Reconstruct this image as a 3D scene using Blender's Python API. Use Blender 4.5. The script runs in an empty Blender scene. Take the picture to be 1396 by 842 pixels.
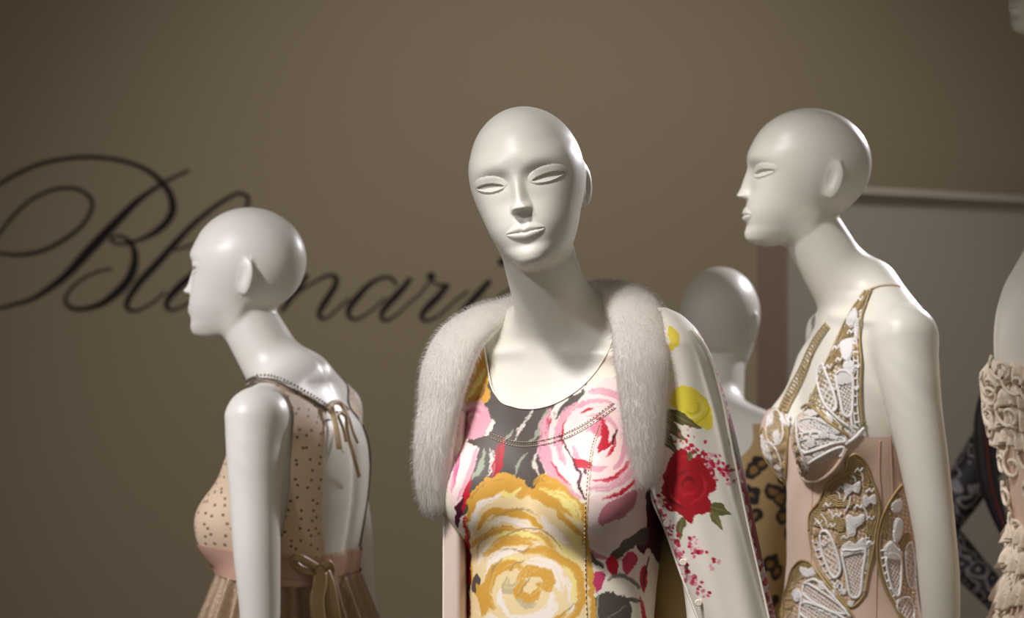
import bpy, bmesh, math, random, time
import numpy as np
from mathutils import Matrix, Vector

SC = bpy.context.scene
COL = SC.collection
rng = np.random.default_rng(7)

# ------------------------------------------------------------------ camera
FPX = 3296.0                      # focal length in pixels of the 1396 x 842 frame (85 mm)
CAMZ = 1.55
cd = bpy.data.cameras.new('camera'); cam = bpy.data.objects.new('camera', cd); COL.objects.link(cam)
cd.sensor_width = 36.0; cd.lens = FPX / 1396.0 * 36.0
cam.location = (0, 0, CAMZ); cam.rotation_euler = (math.pi / 2, 0, 0)
cd.clip_start = 0.05; cd.clip_end = 60
cd.dof.use_dof = True; cd.dof.focus_distance = 3.24; cd.dof.aperture_fstop = 4.6
SC.camera = cam

# ------------------------------------------------------------------ world, lamps, exposure
SC.view_settings.view_transform = 'Standard'; SC.view_settings.look = 'None'
SC.view_settings.gamma = 1.0; SC.view_settings.use_curve_mapping = False
SC.view_settings.exposure = 0.12
w = bpy.data.worlds.new('world'); SC.world = w; w.use_nodes = True
bg = w.node_tree.nodes['Background']
bg.inputs[0].default_value = (1.0, 0.93, 0.78, 1); bg.inputs[1].default_value = 0.21
SC.cycles.max_bounces = 14; SC.cycles.diffuse_bounces = 9

def spot(name, loc, target, energy, color, size_deg, blend=0.6, radius=0.06):
    l = bpy.data.lights.new(name, 'SPOT'); l.energy = energy; l.color = color
    l.spot_size = math.radians(size_deg); l.spot_blend = blend; l.shadow_soft_size = radius
    o = bpy.data.objects.new(name, l); COL.objects.link(o); o.location = loc
    o.rotation_euler = (Vector(target) - Vector(loc)).to_track_quat('-Z', 'Y').to_euler()
    return o

WARM = (1.0, 0.945, 0.84); COOL = (0.97, 0.94, 1.0); NEUT = (1.0, 0.965, 0.93)
spot('spot_key_floral', (-2.1, 1.2, 3.35), (0.0, 3.3, 1.48), 135, COOL, 26, 0.8, 0.15)
spot('spot_over_floral', (-0.95, 1.8, 3.7), (0.02, 3.15, 1.26), 470, NEUT, 15.5, 1.0, 0.16)
spot('spot_front_left', (-2.5, 2.3, 3.0), (-0.40, 3.95, 1.35), 330, COOL, 22, 0.9, 0.14)
spot('spot_behind_right', (2.0, 6.2, 2.75), (0.5, 3.75, 1.55), 300, COOL, 40, 0.7, 0.10)
spot('spot_front_corset', (-0.9, 2.6, 3.6), (0.50, 3.8, 1.32), 320, NEUT, 16, 1.0, 0.14)
spot('spot_wall', (0.2, 3.4, 3.7), (0.0, 6.6, 1.36), 130, WARM, 54, 1.0, 0.2)
spot('fill_partition', (1.5, 3.9, 3.8), (1.15, 5.9, 1.0), 60, (1.0, 0.95, 0.9), 40, 1.0, 0.15)  # added fill lamp that brightens the partition panel, no known fixture

# ------------------------------------------------------------------ small helpers
def srgb(*c):
    if max(c) > 1.0: c = [v / 255.0 for v in c]
    return tuple(v / 12.92 if v <= 0.04045 else ((v + 0.055) / 1.055) ** 2.4 for v in c)

MATS = {}
def mat(name, color, rough=0.5, metal=0.0, spec=0.5, sheen=0.0, bump=None, var=None, trans=0.0, coat=0.0):
    """one procedural material; bump = (scale, strength), var = (scale, amount)"""
    if name in MATS: return MATS[name]
    m = bpy.data.materials.new(name); m.use_nodes = True; nt = m.node_tree
    p = nt.nodes['Principled BSDF']; c = (*color, 1)
    p.inputs['Base Color'].default_value = c; p.inputs['Roughness'].default_value = rough
    p.inputs['Metallic'].default_value = metal; p.inputs['Specular IOR Level'].default_value = spec
    p.inputs['Sheen Weight'].default_value = sheen
    p.inputs['Coat Weight'].default_value = coat
    if bump or var:
        tc = nt.nodes.new('ShaderNodeTexCoord')
    if var:
        n = nt.nodes.new('ShaderNodeTexNoise'); n.inputs['Scale'].default_value = var[0]; n.inputs['Detail'].default_value = 5
        nt.links.new(tc.outputs['Object'], n.inputs['Vector'])
        mx = nt.nodes.new('ShaderNodeMix'); mx.data_type = 'RGBA'
        mx.inputs[6].default_value = tuple(v * (1 - var[1]) for v in color) + (1,)
        mx.inputs[7].default_value = tuple(min(1, v * (1 + var[1])) for v in color) + (1,)
        nt.links.new(n.outputs['Fac'], mx.inputs[0]); nt.links.new(mx.outputs[2], p.inputs['Base Color'])
    if bump:
        n = nt.nodes.new('ShaderNodeTexNoise'); n.inputs['Scale'].default_value = bump[0]; n.inputs['Detail'].default_value = 4
        nt.links.new(tc.outputs['Object'], n.inputs['Vector'])
        b = nt.nodes.new('ShaderNodeBump'); b.inputs['Strength'].default_value = bump[1]; b.inputs['Distance'].default_value = 0.002
        nt.links.new(n.outputs['Fac'], b.inputs['Height']); nt.links.new(b.outputs['Normal'], p.inputs['Normal'])
    MATS[name] = m
    return m

def mat_print(name, rough=0.55, sheen=0.0, spec=0.3, weave=900.0, bump=0.12):
    """fabric whose flat print sits in the mesh colour attribute 'print'"""
    if name in MATS: return MATS[name]
    m = bpy.data.materials.new(name); m.use_nodes = True; nt = m.node_tree
    p = nt.nodes['Principled BSDF']
    a = nt.nodes.new('ShaderNodeAttribute'); a.attribute_name = 'print'
    nt.links.new(a.outputs['Color'], p.inputs['Base Color'])
    p.inputs['Roughness'].default_value = rough; p.inputs['Specular IOR Level'].default_value = spec
    p.inputs['Sheen Weight'].default_value = sheen
    tc = nt.nodes.new('ShaderNodeTexCoord'); n = nt.nodes.new('ShaderNodeTexNoise'); n.inputs['Scale'].default_value = weave
    nt.links.new(tc.outputs['Object'], n.inputs['Vector'])
    b = nt.nodes.new('ShaderNodeBump'); b.inputs['Strength'].default_value = bump; b.inputs['Distance'].default_value = 0.001
    nt.links.new(n.outputs['Fac'], b.inputs['Height']); nt.links.new(b.outputs['Normal'], p.inputs['Normal'])
    MATS[name] = m
    return m

def orient(V, Q, N):
    """turn faces so that they look along the given vertex normals"""
    Q = np.array(Q); fn = np.cross(V[Q[:, 1]] - V[Q[:, 0]], V[Q[:, 2]] - V[Q[:, 0]])
    b = (fn * N[Q[:, 0]]).sum(1) < 0; Q[b] = Q[b][:, ::-1]; return Q

def mesh_np(name, V, quads=None, tris=None, normals=None, smooth=True):
    me = bpy.data.meshes.new(name)
    V = np.asarray(V, np.float32)
    nq = 0 if quads is None else len(quads); ntr = 0 if tris is None else len(tris)
    me.vertices.add(len(V)); me.vertices.foreach_set('co', V.ravel())
    loops = []
    if nq: loops.append(np.asarray(quads, np.int32).ravel())
    if ntr: loops.append(np.asarray(tris, np.int32).ravel())
    loops = np.concatenate(loops)
    tot = np.concatenate([np.full(nq, 4, np.int32), np.full(ntr, 3, np.int32)])
    start = np.concatenate([[0], np.cumsum(tot)[:-1]]).astype(np.int32)
    me.loops.add(len(loops)); me.loops.foreach_set('vertex_index', loops)
    me.polygons.add(len(tot)); me.polygons.foreach_set('loop_start', start); me.polygons.foreach_set('loop_total', tot)
    me.update(calc_edges=True); me.validate()
    me.polygons.foreach_set('use_smooth', np.full(len(me.polygons), smooth))
    if normals is not None and len(normals) == len(me.vertices):
        me.normals_split_custom_set_from_vertices([tuple(n) for n in np.asarray(normals, float)])
    me.update()
    return me

def paint_attr(me, rgb):
    a = me.color_attributes.new('print', 'FLOAT_COLOR', 'POINT')
    buf = np.ones((len(me.vertices), 4), np.float32); buf[:, :3] = rgb
    a.data.foreach_set('color', buf.ravel())

def obj(name, me, material=None, parent=None, label=None):
    o = bpy.data.objects.new(name, me); COL.objects.link(o)
    if material is not None:
        for m in (material if isinstance(material, (list, tuple)) else [material]): me.materials.append(m)
    if parent is not None: o.parent = parent
    if label: o['label'] = label
    return o

def tag(o, label=None, cat=None, group=None, kind=None):
    if label: o['label'] = label
    if cat: o['category'] = cat
    if group: o['group'] = group
    if kind: o['kind'] = kind
    return o

def box_mesh(name, lo, hi, bevel=0.0):
    bm = bmesh.new(); bmesh.ops.create_cube(bm, size=1.0)
    lo = Vector(lo); hi = Vector(hi)
    for v in bm.verts:
        v.co = Vector((lo[i] + (v.co[i] + 0.5) * (hi[i] - lo[i]) for i in range(3)))
    if bevel: bmesh.ops.bevel(bm, geom=list(bm.edges), offset=bevel, segments=2, affect='EDGES', profile=0.5)
    me = bpy.data.meshes.new(name); bm.to_mesh(me); bm.free(); return me

def catmull(P, n=12, closed=False):
    """smooth curve through the rows of P (any dimension)"""
    P = np.asarray(P, float); out = []
    N = len(P); segs = N if closed else N - 1
    for i in range(segs):
        if closed: p0, p1, p2, p3 = P[(i - 1) % N], P[i], P[(i + 1) % N], P[(i + 2) % N]
        else: p0, p1, p2, p3 = P[max(i - 1, 0)], P[i], P[i + 1], P[min(i + 2, N - 1)]
        t = np.linspace(0, 1, n, endpoint=False)[:, None]
        out.append(0.5 * ((2 * p1) + (-p0 + p2) * t + (2 * p0 - 5 * p1 + 4 * p2 - p3) * t ** 2 + (-p0 + 3 * p1 - 3 * p2 + p3) * t ** 3))
    out = np.concatenate(out)
    return out if closed else np.vstack([out, P[-1]])

def table(zs, vs):
    """smooth lookup through (zs, vs); zs descending or ascending"""
    zs = np.asarray(zs, float); vs = np.asarray(vs, float)
    if zs[0] > zs[-1]: zs, vs = zs[::-1], vs[::-1]
    m = np.gradient(vs, zs)
    zz = np.linspace(zs[0], zs[-1], 900)
    i = np.clip(np.searchsorted(zs, zz) - 1, 0, len(zs) - 2)
    h = zs[i + 1] - zs[i]; t = (zz - zs[i]) / h
    vv = (2 * t**3 - 3 * t**2 + 1) * vs[i] + (t**3 - 2 * t**2 + t) * h * m[i] + (-2 * t**3 + 3 * t**2) * vs[i + 1] + (t**3 - t**2) * h * m[i + 1]
    return lambda z: np.interp(z, zz, vv)

def smin(a, b, k):
    h = np.clip(0.5 + 0.5 * (b - a) / k, 0, 1)
    return b + (a - b) * h - k * h * (1 - h)
def smax(a, b, k): return -smin(-a, -b, k)
def ss(a, b, x):
    t = np.clip((x - a) / (b - a), 0, 1); return t * t * (3 - 2 * t)
def ell(x, y, z, c, r):
    X, Y, Z = (x - c[0]), (y - c[1]), (z - c[2])
    k0 = np.sqrt((X / r[0])**2 + (Y / r[1])**2 + (Z / r[2])**2)
    k1 = np.sqrt((X / r[0]**2)**2 + (Y / r[1]**2)**2 + (Z / r[2]**2)**2)
    return k0 * (k0 - 1) / np.maximum(k1, 1e-9)
def cone(x, y, z, a, b, ra, rb):
    ax, ay, az = b[0] - a[0], b[1] - a[1], b[2] - a[2]
    L = ax * ax + ay * ay + az * az
    t = np.clip(((x - a[0]) * ax + (y - a[1]) * ay + (z - a[2]) * az) / L, 0, 1)
    return np.sqrt((x - a[0] - t * ax)**2 + (y - a[1] - t * ay)**2 + (z - a[2] - t * az)**2) - (ra + t * (rb - ra))

# ------------------------------------------------------------------ surface extraction
def surface_nets(F, org, h):
    ins = F < 0
    S = [ins[i:F.shape[0] - 1 + i, j:F.shape[1] - 1 + j, k:F.shape[2] - 1 + k] for i in (0, 1) for j in (0, 1) for k in (0, 1)]
    cnt = sum(s.astype(np.int8) for s in S)
    act = (cnt > 0) & (cnt < 8)
    ci = np.argwhere(act)
    idx = np.full(act.shape, -1, np.int64); idx[act] = np.arange(len(ci))
    cor = [(i, j, k) for i in (0, 1) for j in (0, 1) for k in (0, 1)]
    vals = np.stack([F[ci[:, 0] + a, ci[:, 1] + b, ci[:, 2] + c] for a, b, c in cor], 1)
    acc = np.zeros((len(ci), 3)); n = np.zeros(len(ci))
    for p in range(8):
        for q in range(p + 1, 8):
            if sum(abs(cor[p][t] - cor[q][t]) for t in range(3)) != 1: continue
            a, b = vals[:, p], vals[:, q]; cr = (a < 0) != (b < 0)
            t = np.where(cr, a / np.where(cr, a - b, 1), 0)[:, None]
            acc += cr[:, None] * (np.array(cor[p]) + t * (np.array(cor[q], float) - np.array(cor[p])))
            n += cr
    V = (ci + acc / n[:, None]) * h + np.asarray(org)
    quads = []
    for ax in range(3):
        b, c = (ax + 1) % 3, (ax + 2) % 3
        sl0 = [slice(None)] * 3; sl1 = [slice(None)] * 3
        sl0[ax] = slice(0, -1); sl1[ax] = slice(1, None)
        A, B = ins[tuple(sl0)], ins[tuple(sl1)]
        E = np.argwhere(A != B)
        ok = (E[:, b] > 0) & (E[:, c] > 0) & (E[:, b] < F.shape[b] - 1) & (E[:, c] < F.shape[c] - 1)
        E = E[ok]; s = A[E[:, 0], E[:, 1], E[:, 2]]
        def at(db, dc):
            K = E.copy(); K[:, b] += db; K[:, c] += dc; return idx[K[:, 0], K[:, 1], K[:, 2]]
        q = np.stack([at(-1, -1), at(0, -1), at(0, 0), at(-1, 0)], 1)
        q[~s] = q[~s][:, ::-1]
        quads.append(q)
    Q = np.concatenate(quads)
    return V, Q[(Q >= 0).all(1)]

def grad(fn, V, e=3e-4):
    g = np.empty_like(V)
    for i in range(3):
        d = np.zeros(3); d[i] = e
        P = V + d; M = V - d
        g[:, i] = (fn(P[:, 0], P[:, 1], P[:, 2]) - fn(M[:, 0], M[:, 1], M[:, 2])) / (2 * e)
    return g

def extract(fn, lo, hi, h, iso=0.0, newton=2, blk=4, ne=3e-4):
    """iso surface of fn (a distance-like field, metres) inside lo..hi with cells of h"""
    lo = np.asarray(lo, float); n = [int(math.ceil((hi[i] - lo[i]) / (h * blk))) for i in range(3)]
    c = [lo[i] + (np.arange(n[i]) + 0.5) * h * blk for i in range(3)]
    X, Y, Z = np.meshgrid(*c, indexing='ij')
    C = (fn(X.ravel(), Y.ravel(), Z.ravel()) - iso).reshape(n)
    near = np.abs(C) < 2.4 * h * blk
    F = np.repeat(np.repeat(np.repeat(C.astype(np.float32), blk, 0), blk, 1), blk, 2)
    M = np.repeat(np.repeat(np.repeat(near, blk, 0), blk, 1), blk, 2)
    I = np.argwhere(M)
    P = lo + I * h
    F[M] = (fn(P[:, 0], P[:, 1], P[:, 2]) - iso).astype(np.float32)
    V, Q = surface_nets(F, lo, h)
    for _ in range(newton):
        f = fn(V[:, 0], V[:, 1], V[:, 2]) - iso; g = grad(fn, V, ne)
        d = f / np.maximum((g * g).sum(1), 0.05)
        st = -g * d[:, None]; L = np.linalg.norm(st, axis=1, keepdims=True)
        V = V + st * np.minimum(1, 0.7 * h / np.maximum(L, 1e-9))
    g = grad(fn, V, max(ne, h * 0.3)); N = g / np.maximum(np.linalg.norm(g, axis=1, keepdims=True), 1e-9)
    return V, Q, N

def clip(V, Q, g, N=None, extra=None):
    """keep the part of a quad/tri mesh where g > 0, cut exactly on g = 0"""
    V = np.asarray(V, float)
    T = np.asarray(Q)
    if T.shape[1] == 4: T = np.concatenate([T[:, [0, 1, 2]], T[:, [0, 2, 3]]])
    A = [V] + ([N] if N is not None else []) + ([extra] if extra is not None else [])
    W = np.hstack([a.reshape(len(V), -1) for a in A])
    s = g > 0; c = s[T].sum(1)
    keep = [T[c == 3]]; newW = []; base = len(V); cache_n = 0
    def cut(i, j):
        t = (g[i] / (g[i] - g[j]))[:, None]; return W[i] * (1 - t) + W[j] * t
    for cc in (1, 2):
        Tc = T[c == cc]
        if not len(Tc): continue
        odd = s[Tc] if cc == 1 else ~s[Tc]
        k = odd.argmax(1); r = np.arange(len(Tc))
        a, b, d = Tc[r, k], Tc[r, (k + 1) % 3], Tc[r, (k + 2) % 3]
        p, q = cut(a, b), cut(a, d)
        ip = base + cache_n + np.arange(len(Tc)); iq = ip + len(Tc); cache_n += 2 * len(Tc)
        newW += [p, q]
        if cc == 1: keep.append(np.stack([a, ip, iq], 1))
        else: keep += [np.stack([ip, b, d], 1), np.stack([ip, d, iq], 1)]
    T = np.concatenate(keep); W = np.vstack([W] + newW)
    # weld the duplicated cut points
    u, inv = np.unique(T, return_inverse=True); W = W[u]; T = inv.reshape(T.shape)
    key = np.round(W[:, :3] / 2e-6).astype(np.int64)
    _, first, inv2 = np.unique(key, axis=0, return_index=True, return_inverse=True)
    T = inv2.reshape(-1)[T]; W = W[first]
    T = T[(T[:, 0] != T[:, 1]) & (T[:, 1] != T[:, 2]) & (T[:, 0] != T[:, 2])]
    out = [W[:, :3], T]
    if N is not None: out.append(W[:, 3:6])
    if extra is not None: out.append(W[:, -extra.reshape(len(V), -1).shape[1]:])
    return out

# ------------------------------------------------------------------ the mannequin as a distance field
# design space in metres: x to the mannequin's left, f forward, z up with the chin at z = 0
CHIN = 1.617
FC = 0.075
_fF = table([140, 126, 113, 95, 78, 66, 53, 40, 28, 14, 6, 0, -5, -12], [101, 100, 98.5, 100, 104, 107.5, 110, 110, 108.8, 109.5, 107.5, 102.5, 94, 75])
_fW = table([140, 120, 100, 80, 62, 45, 30, 15, 5, -3, -12], [68, 70, 69, 66.5, 62.5, 57, 50, 41, 33, 25, 15])
_nose = table([126, 119, 112, 104, 95, 86, 79.5, 76, 74, 72, 70, 68, 65, 58], [0, 1.0, 3.6, 7.4, 11.4, 15.0, 17.6, 18.2, 17.2, 12.5, 6.0, 2.0, 0.3, 0])
_nw = table([126, 112, 100, 88, 80, 74, 70, 66, 58], [10, 9.5, 10.5, 12.5, 14.5, 15, 15, 14, 12])
_zj = table([-60, -20, 5, 25, 45, 62, 80, 100, 125], [72, 55, 30, 13, 1, -4, -6, -6, -4])

def relief(x, z):
    """height of the face details in mm over the plain face, |x| and z in mm"""
    ax = np.sqrt(x * x + 0.8)
    W = _nw(z); t = ax / W
    tip_ = 0.34 * ss(84, 74, z); h = _nose(z) * np.clip(1 - ss(0.10 + tip_, 1.12 - 0.1 * tip_, t), 0, 1)
    h += 1.2 * np.exp(-((ax - 11.5) / 4.5)**2 - ((z - 74) / 5.0)**2)                # wings of the nose
    # brow and socket
    zb = 131 - 0.008 * (ax - 36)**2
    h += 1.3 * np.exp(-((z - zb - 3) / 9)**2) * ss(4, 22, ax) * (1 - ss(48, 70, ax))
    h -= 7.5 * np.exp(-((ax - 33) / 20)**2 - ((z - 114) / 12.5)**2)
    h -= 2.2 * np.exp(-((ax - 16) / 8)**2 - ((z - 113) / 12)**2)
    h += 1.5 * np.exp(-((ax - 45) / 18)**2 - ((z - 82) / 14)**2)                    # cheek bone
    # lid: a dome over the eye, its lower edge hangs over a recessed slit
    e = (ax - 39.0) / 20.5; zc = 109.0 + 2.4 * e + 0.8 * e * e
    zd = zc + 3.0
    q = np.sqrt(((ax - 38.5) / 24.5)**2 + ((z - zd) / np.where(z > zd, 12.5, 11.0))**2)
    h += 5.4 * np.clip(1 - q * q, 0, 1) ** 0.75
    b = np.clip(1 - e * e, 0, 1)
    up = zc + 5.4 * b ** 0.8; lowe = zc - 4.4 * b ** 0.9
    k = np.clip((z - lowe) / np.maximum(up - lowe, 0.6), 0, 1)
    inside = ss(-0.6, 0.6, up - z) * ss(-0.5, 0.3, z - lowe) * ss(0.0, 0.25, b)
    h -= (1.0 + 6.6 * k) * inside
    h += 0.5 * np.exp(-((z - lowe + 0.9) / 1.1)**2) * ss(0, 0.3, b)                 # lower lid rim
    # mouth
    m = np.clip(1 - (ax / 26.5)**2, 0, 1)
    zm = 43.5 - 1.0 * np.exp(-(ax / 5.0)**2) + 1.2 * (ax / 26.5)**2
    top = zm + (9.0 + 1.3 * np.exp(-((ax - 7) / 5.0)**2) - 1.4 * np.exp(-(ax / 4.0)**2)) * m ** 0.75
    bot = zm - 11.0 * m ** 0.7
    ul = np.clip((z - zm) / np.maximum(top - zm, 0.4), 0, 2.5); ll = np.clip((zm - z) / np.maximum(zm - bot, 0.4), 0, 2.5)
    hm = 3.3 * m ** 0.6
    h += np.where(z >= zm, hm * (0.70 + 0.42 * ss(0, 0.55, ul)) * ss(1.7, 0.45, ul), 0)
    h += np.where(z < zm, hm * (0.95 + 0.25 * ss(0, 0.3, ll)) * ss(1.35, 0.35, ll), 0)
    h -= 1.3 * np.exp(-((z - zm) / 0.9)**2) * ss(0, 0.15, m)
    h -= 1.5 * np.exp(-(ax / 15)**2 - ((z - 27.5) / 5.5)**2)                       # under the lower lip
    h -= 0.9 * np.exp(-(ax / 3.5)**2 - ((z - 58) / 5)**2)                          # philtrum
    h += 1.2 * np.exp(-(ax / 14)**2 - ((z - 13) / 8)**2)
    return h

def head_field(x, f, z):
    """millimetres in, millimetres out, head pose"""
    near = f > 20
    h = np.zeros_like(x)
    if near.any(): h[near] = relief(x[near], z[near]) * ss(25, 60, f[near])
    f2 = f - h
    sk = ell(x, f2, z, (0, 7, 126), (76, 98, 88))
    W = _fW(z); F = _fF(z); fc = 22.0
    d = np.where(f2 > fc, F - fc, 52.0)
    r = ((np.abs(x) / W)**2.25 + (np.abs(f2 - fc) / d)**2.25) ** (1 / 2.25)
    fa = (r - 1) * W * 0.85
    fa = smax(fa, (_zj(f) - z) * 0.86, 10)
    fa = smax(fa, z - 150, 20)
    g = smin(sk, fa, 12)
    # ears
    ax = np.abs(x)
    a = 0.46; Xe = ax - 69.5; Fe = f + 18; Ze = z - 97
    X2 = Xe * math.cos(a) + Fe * math.sin(a); F2 = -Xe * math.sin(a) + Fe * math.cos(a)
    F2 = F2 + Ze * 0.18
    e = ell(X2, F2, Ze, (0, 0, 0), (6.0, 16.0, 28))
    e = smax(e, -ell(X2, F2, Ze, (8.0, 3.0, 3), (4.6, 8.5, 18)), 3.0)
    g = smin(g, e, 8)
    return g

_tz = [-0.075, -0.095, -0.115, -0.14, -0.17, -0.21, -0.26, -0.31, -0.371, -0.44, -0.51, -0.56, -0.62, -0.70, -0.78, -0.86, -0.93]
_tW = table(_tz, [0.03, 0.075, 0.108, 0.132, 0.146, 0.151, 0.147, 0.142, 0.134, 0.127, 0.125, 0.130, 0.146, 0.168, 0.175, 0.168, 0.150])
_tF = table(_tz, [-0.060, -0.046, -0.026, -0.012, -0.002, 0.008, 0.018, 0.024, 0.028, 0.030, 0.030, 0.034, 0.038, 0.032, 0.018, 0.004, -0.01])
_tB = table(_tz, [-0.100, -0.128, -0.150, -0.169, -0.180, -0.186, -0.185, -0.178, -0.168, -0.160, -0.152, -0.155, -0.168, -0.190, -0.200, -0.195, -0.175])

def torso_field(x, f, z, p):
    W, F, B = _tW(z), _tF(z), _tB(z)
    fc = 0.5 * (F + B); d = 0.5 * (F - B)
    r = ((np.abs(x) / W)**2.3 + (np.abs(f - fc) / d)**2.3) ** (1 / 2.3)
    t = (r - 1) * np.minimum(W, d) * 0.95
    t = smax(t, z + 0.082, 0.03); t = smax(t, -0.90 - z, 0.04)
    ax = np.abs(x)
    t = smin(t, cone(ax, f, z, (0.018, -0.094, -0.068), (0.150, p.shf - 0.004, p.shz + 0.003), 0.038, 0.044), 0.042)
    bu = ell(ax, f, z, (0.078, 0.004, -0.310), (0.058, 0.052, 0.058))
    bu = smin(bu, cone(ax, f, z, (0.082, -0.034, -0.20), (0.078, -0.002, -0.30), 0.030, 0.046), 0.03)
    t = smin(t, bu, 0.03)
    t = t + 0.006 * np.exp(-(x / 0.016)**2) * ss(-0.02, -0.12, f) * ss(-0.14, -0.2, z)      # spine
    t = t - 0.005 * np.exp(-((z + 0.112 + 0.06 * ax) / 0.010)**2) * ss(-0.10, -0.04, f) * ss(0.015, 0.04, ax)   # collar bones
    return t

def arm_field(x, f, z, P):
    full = np.full(x.shape, 0.15)
    A_ = np.array([a for a, r in P]); mg = 0.11
    bb = (x > A_[:, 0].min() - mg) & (x < A_[:, 0].max() + mg) & (f > A_[:, 1].min() - mg) & (f < A_[:, 1].max() + mg) & (z > A_[:, 2].min() - 0.30) & (z < A_[:, 2].max() + mg)
    if not bb.any(): return full
    x, f, z = x[bb], f[bb], z[bb]
    d = None
    K = catmull([(*a, r) for a, r in P], 9)
    for a, b in zip(K[:-1], K[1:]):
        c = cone(x, f, z, a[:3], b[:3], a[3], b[3])
        d = c if d is None else np.minimum(d, c)
    # hand
    a = np.array(P[-2][0]); b = np.array(P[-1][0]); u = (b - a) / np.linalg.norm(b - a)
    s = np.array([0.0, 1.0, 0.0]); s = s - u * (s @ u); s /= np.linalg.norm(s); n = np.cross(u, s)
    near = (np.abs(x - b[0]) + np.abs(f - b[1]) + np.abs(z - b[2])) < 0.42
    if near.any():
        X, Fq, Z = x[near], f[near], z[near]
        hnd = cone(X, Fq, Z, b, b + u * 0.085, 0.021, 0.018)
        hnd = smin(hnd, cone(X, Fq, Z, b + u * 0.03 + s * 0.018, b + u * 0.085 + s * 0.026, 0.014, 0.013), 0.02)
        hnd = smin(hnd, cone(X, Fq, Z, b + u * 0.03 - s * 0.018, b + u * 0.085 - s * 0.026, 0.014, 0.013), 0.02)
        for k, (o, L) in enumerate(((-0.030, 0.062), (-0.010, 0.076), (0.010, 0.080), (0.030, 0.070))):
            q0 = b + u * 0.085 + s * o; q1 = q0 + u * L * 0.55 + n * 0.008; q2 = q1 + u * L * 0.45 + n * 0.02
            hnd = smin(hnd, smin(cone(X, Fq, Z, q0, q1, 0.0088, 0.008), cone(X, Fq, Z, q1, q2, 0.008, 0.006), 0.004), 0.005)
        t0 = b + u * 0.025 + s * 0.026; t1 = t0 + u * 0.04 + s * 0.026 + n * 0.01; t2 = t1 + u * 0.034 + s * 0.004 + n * 0.01
        hnd = smin(hnd, smin(cone(X, Fq, Z, t0, t1, 0.011, 0.0095), cone(X, Fq, Z, t1, t2, 0.0095, 0.0065), 0.004), 0.008)
        d[near] = smin(d[near], hnd, 0.012)
    full[bb] = d
    return full

ARM = [((0.158, -0.078, -0.129), 0.048), ((0.167, -0.081, -0.185), 0.0445), ((0.176, -0.086, -0.25), 0.0405), ((0.190, -0.096, -0.34), 0.037),
       ((0.200, -0.106, -0.44), 0.0315), ((0.206, -0.106, -0.52), 0.031), ((0.214, -0.092, -0.68), 0.021)]
def mirror(A): return [((-a[0], a[1], a[2]), r) for a, r in A]

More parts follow.
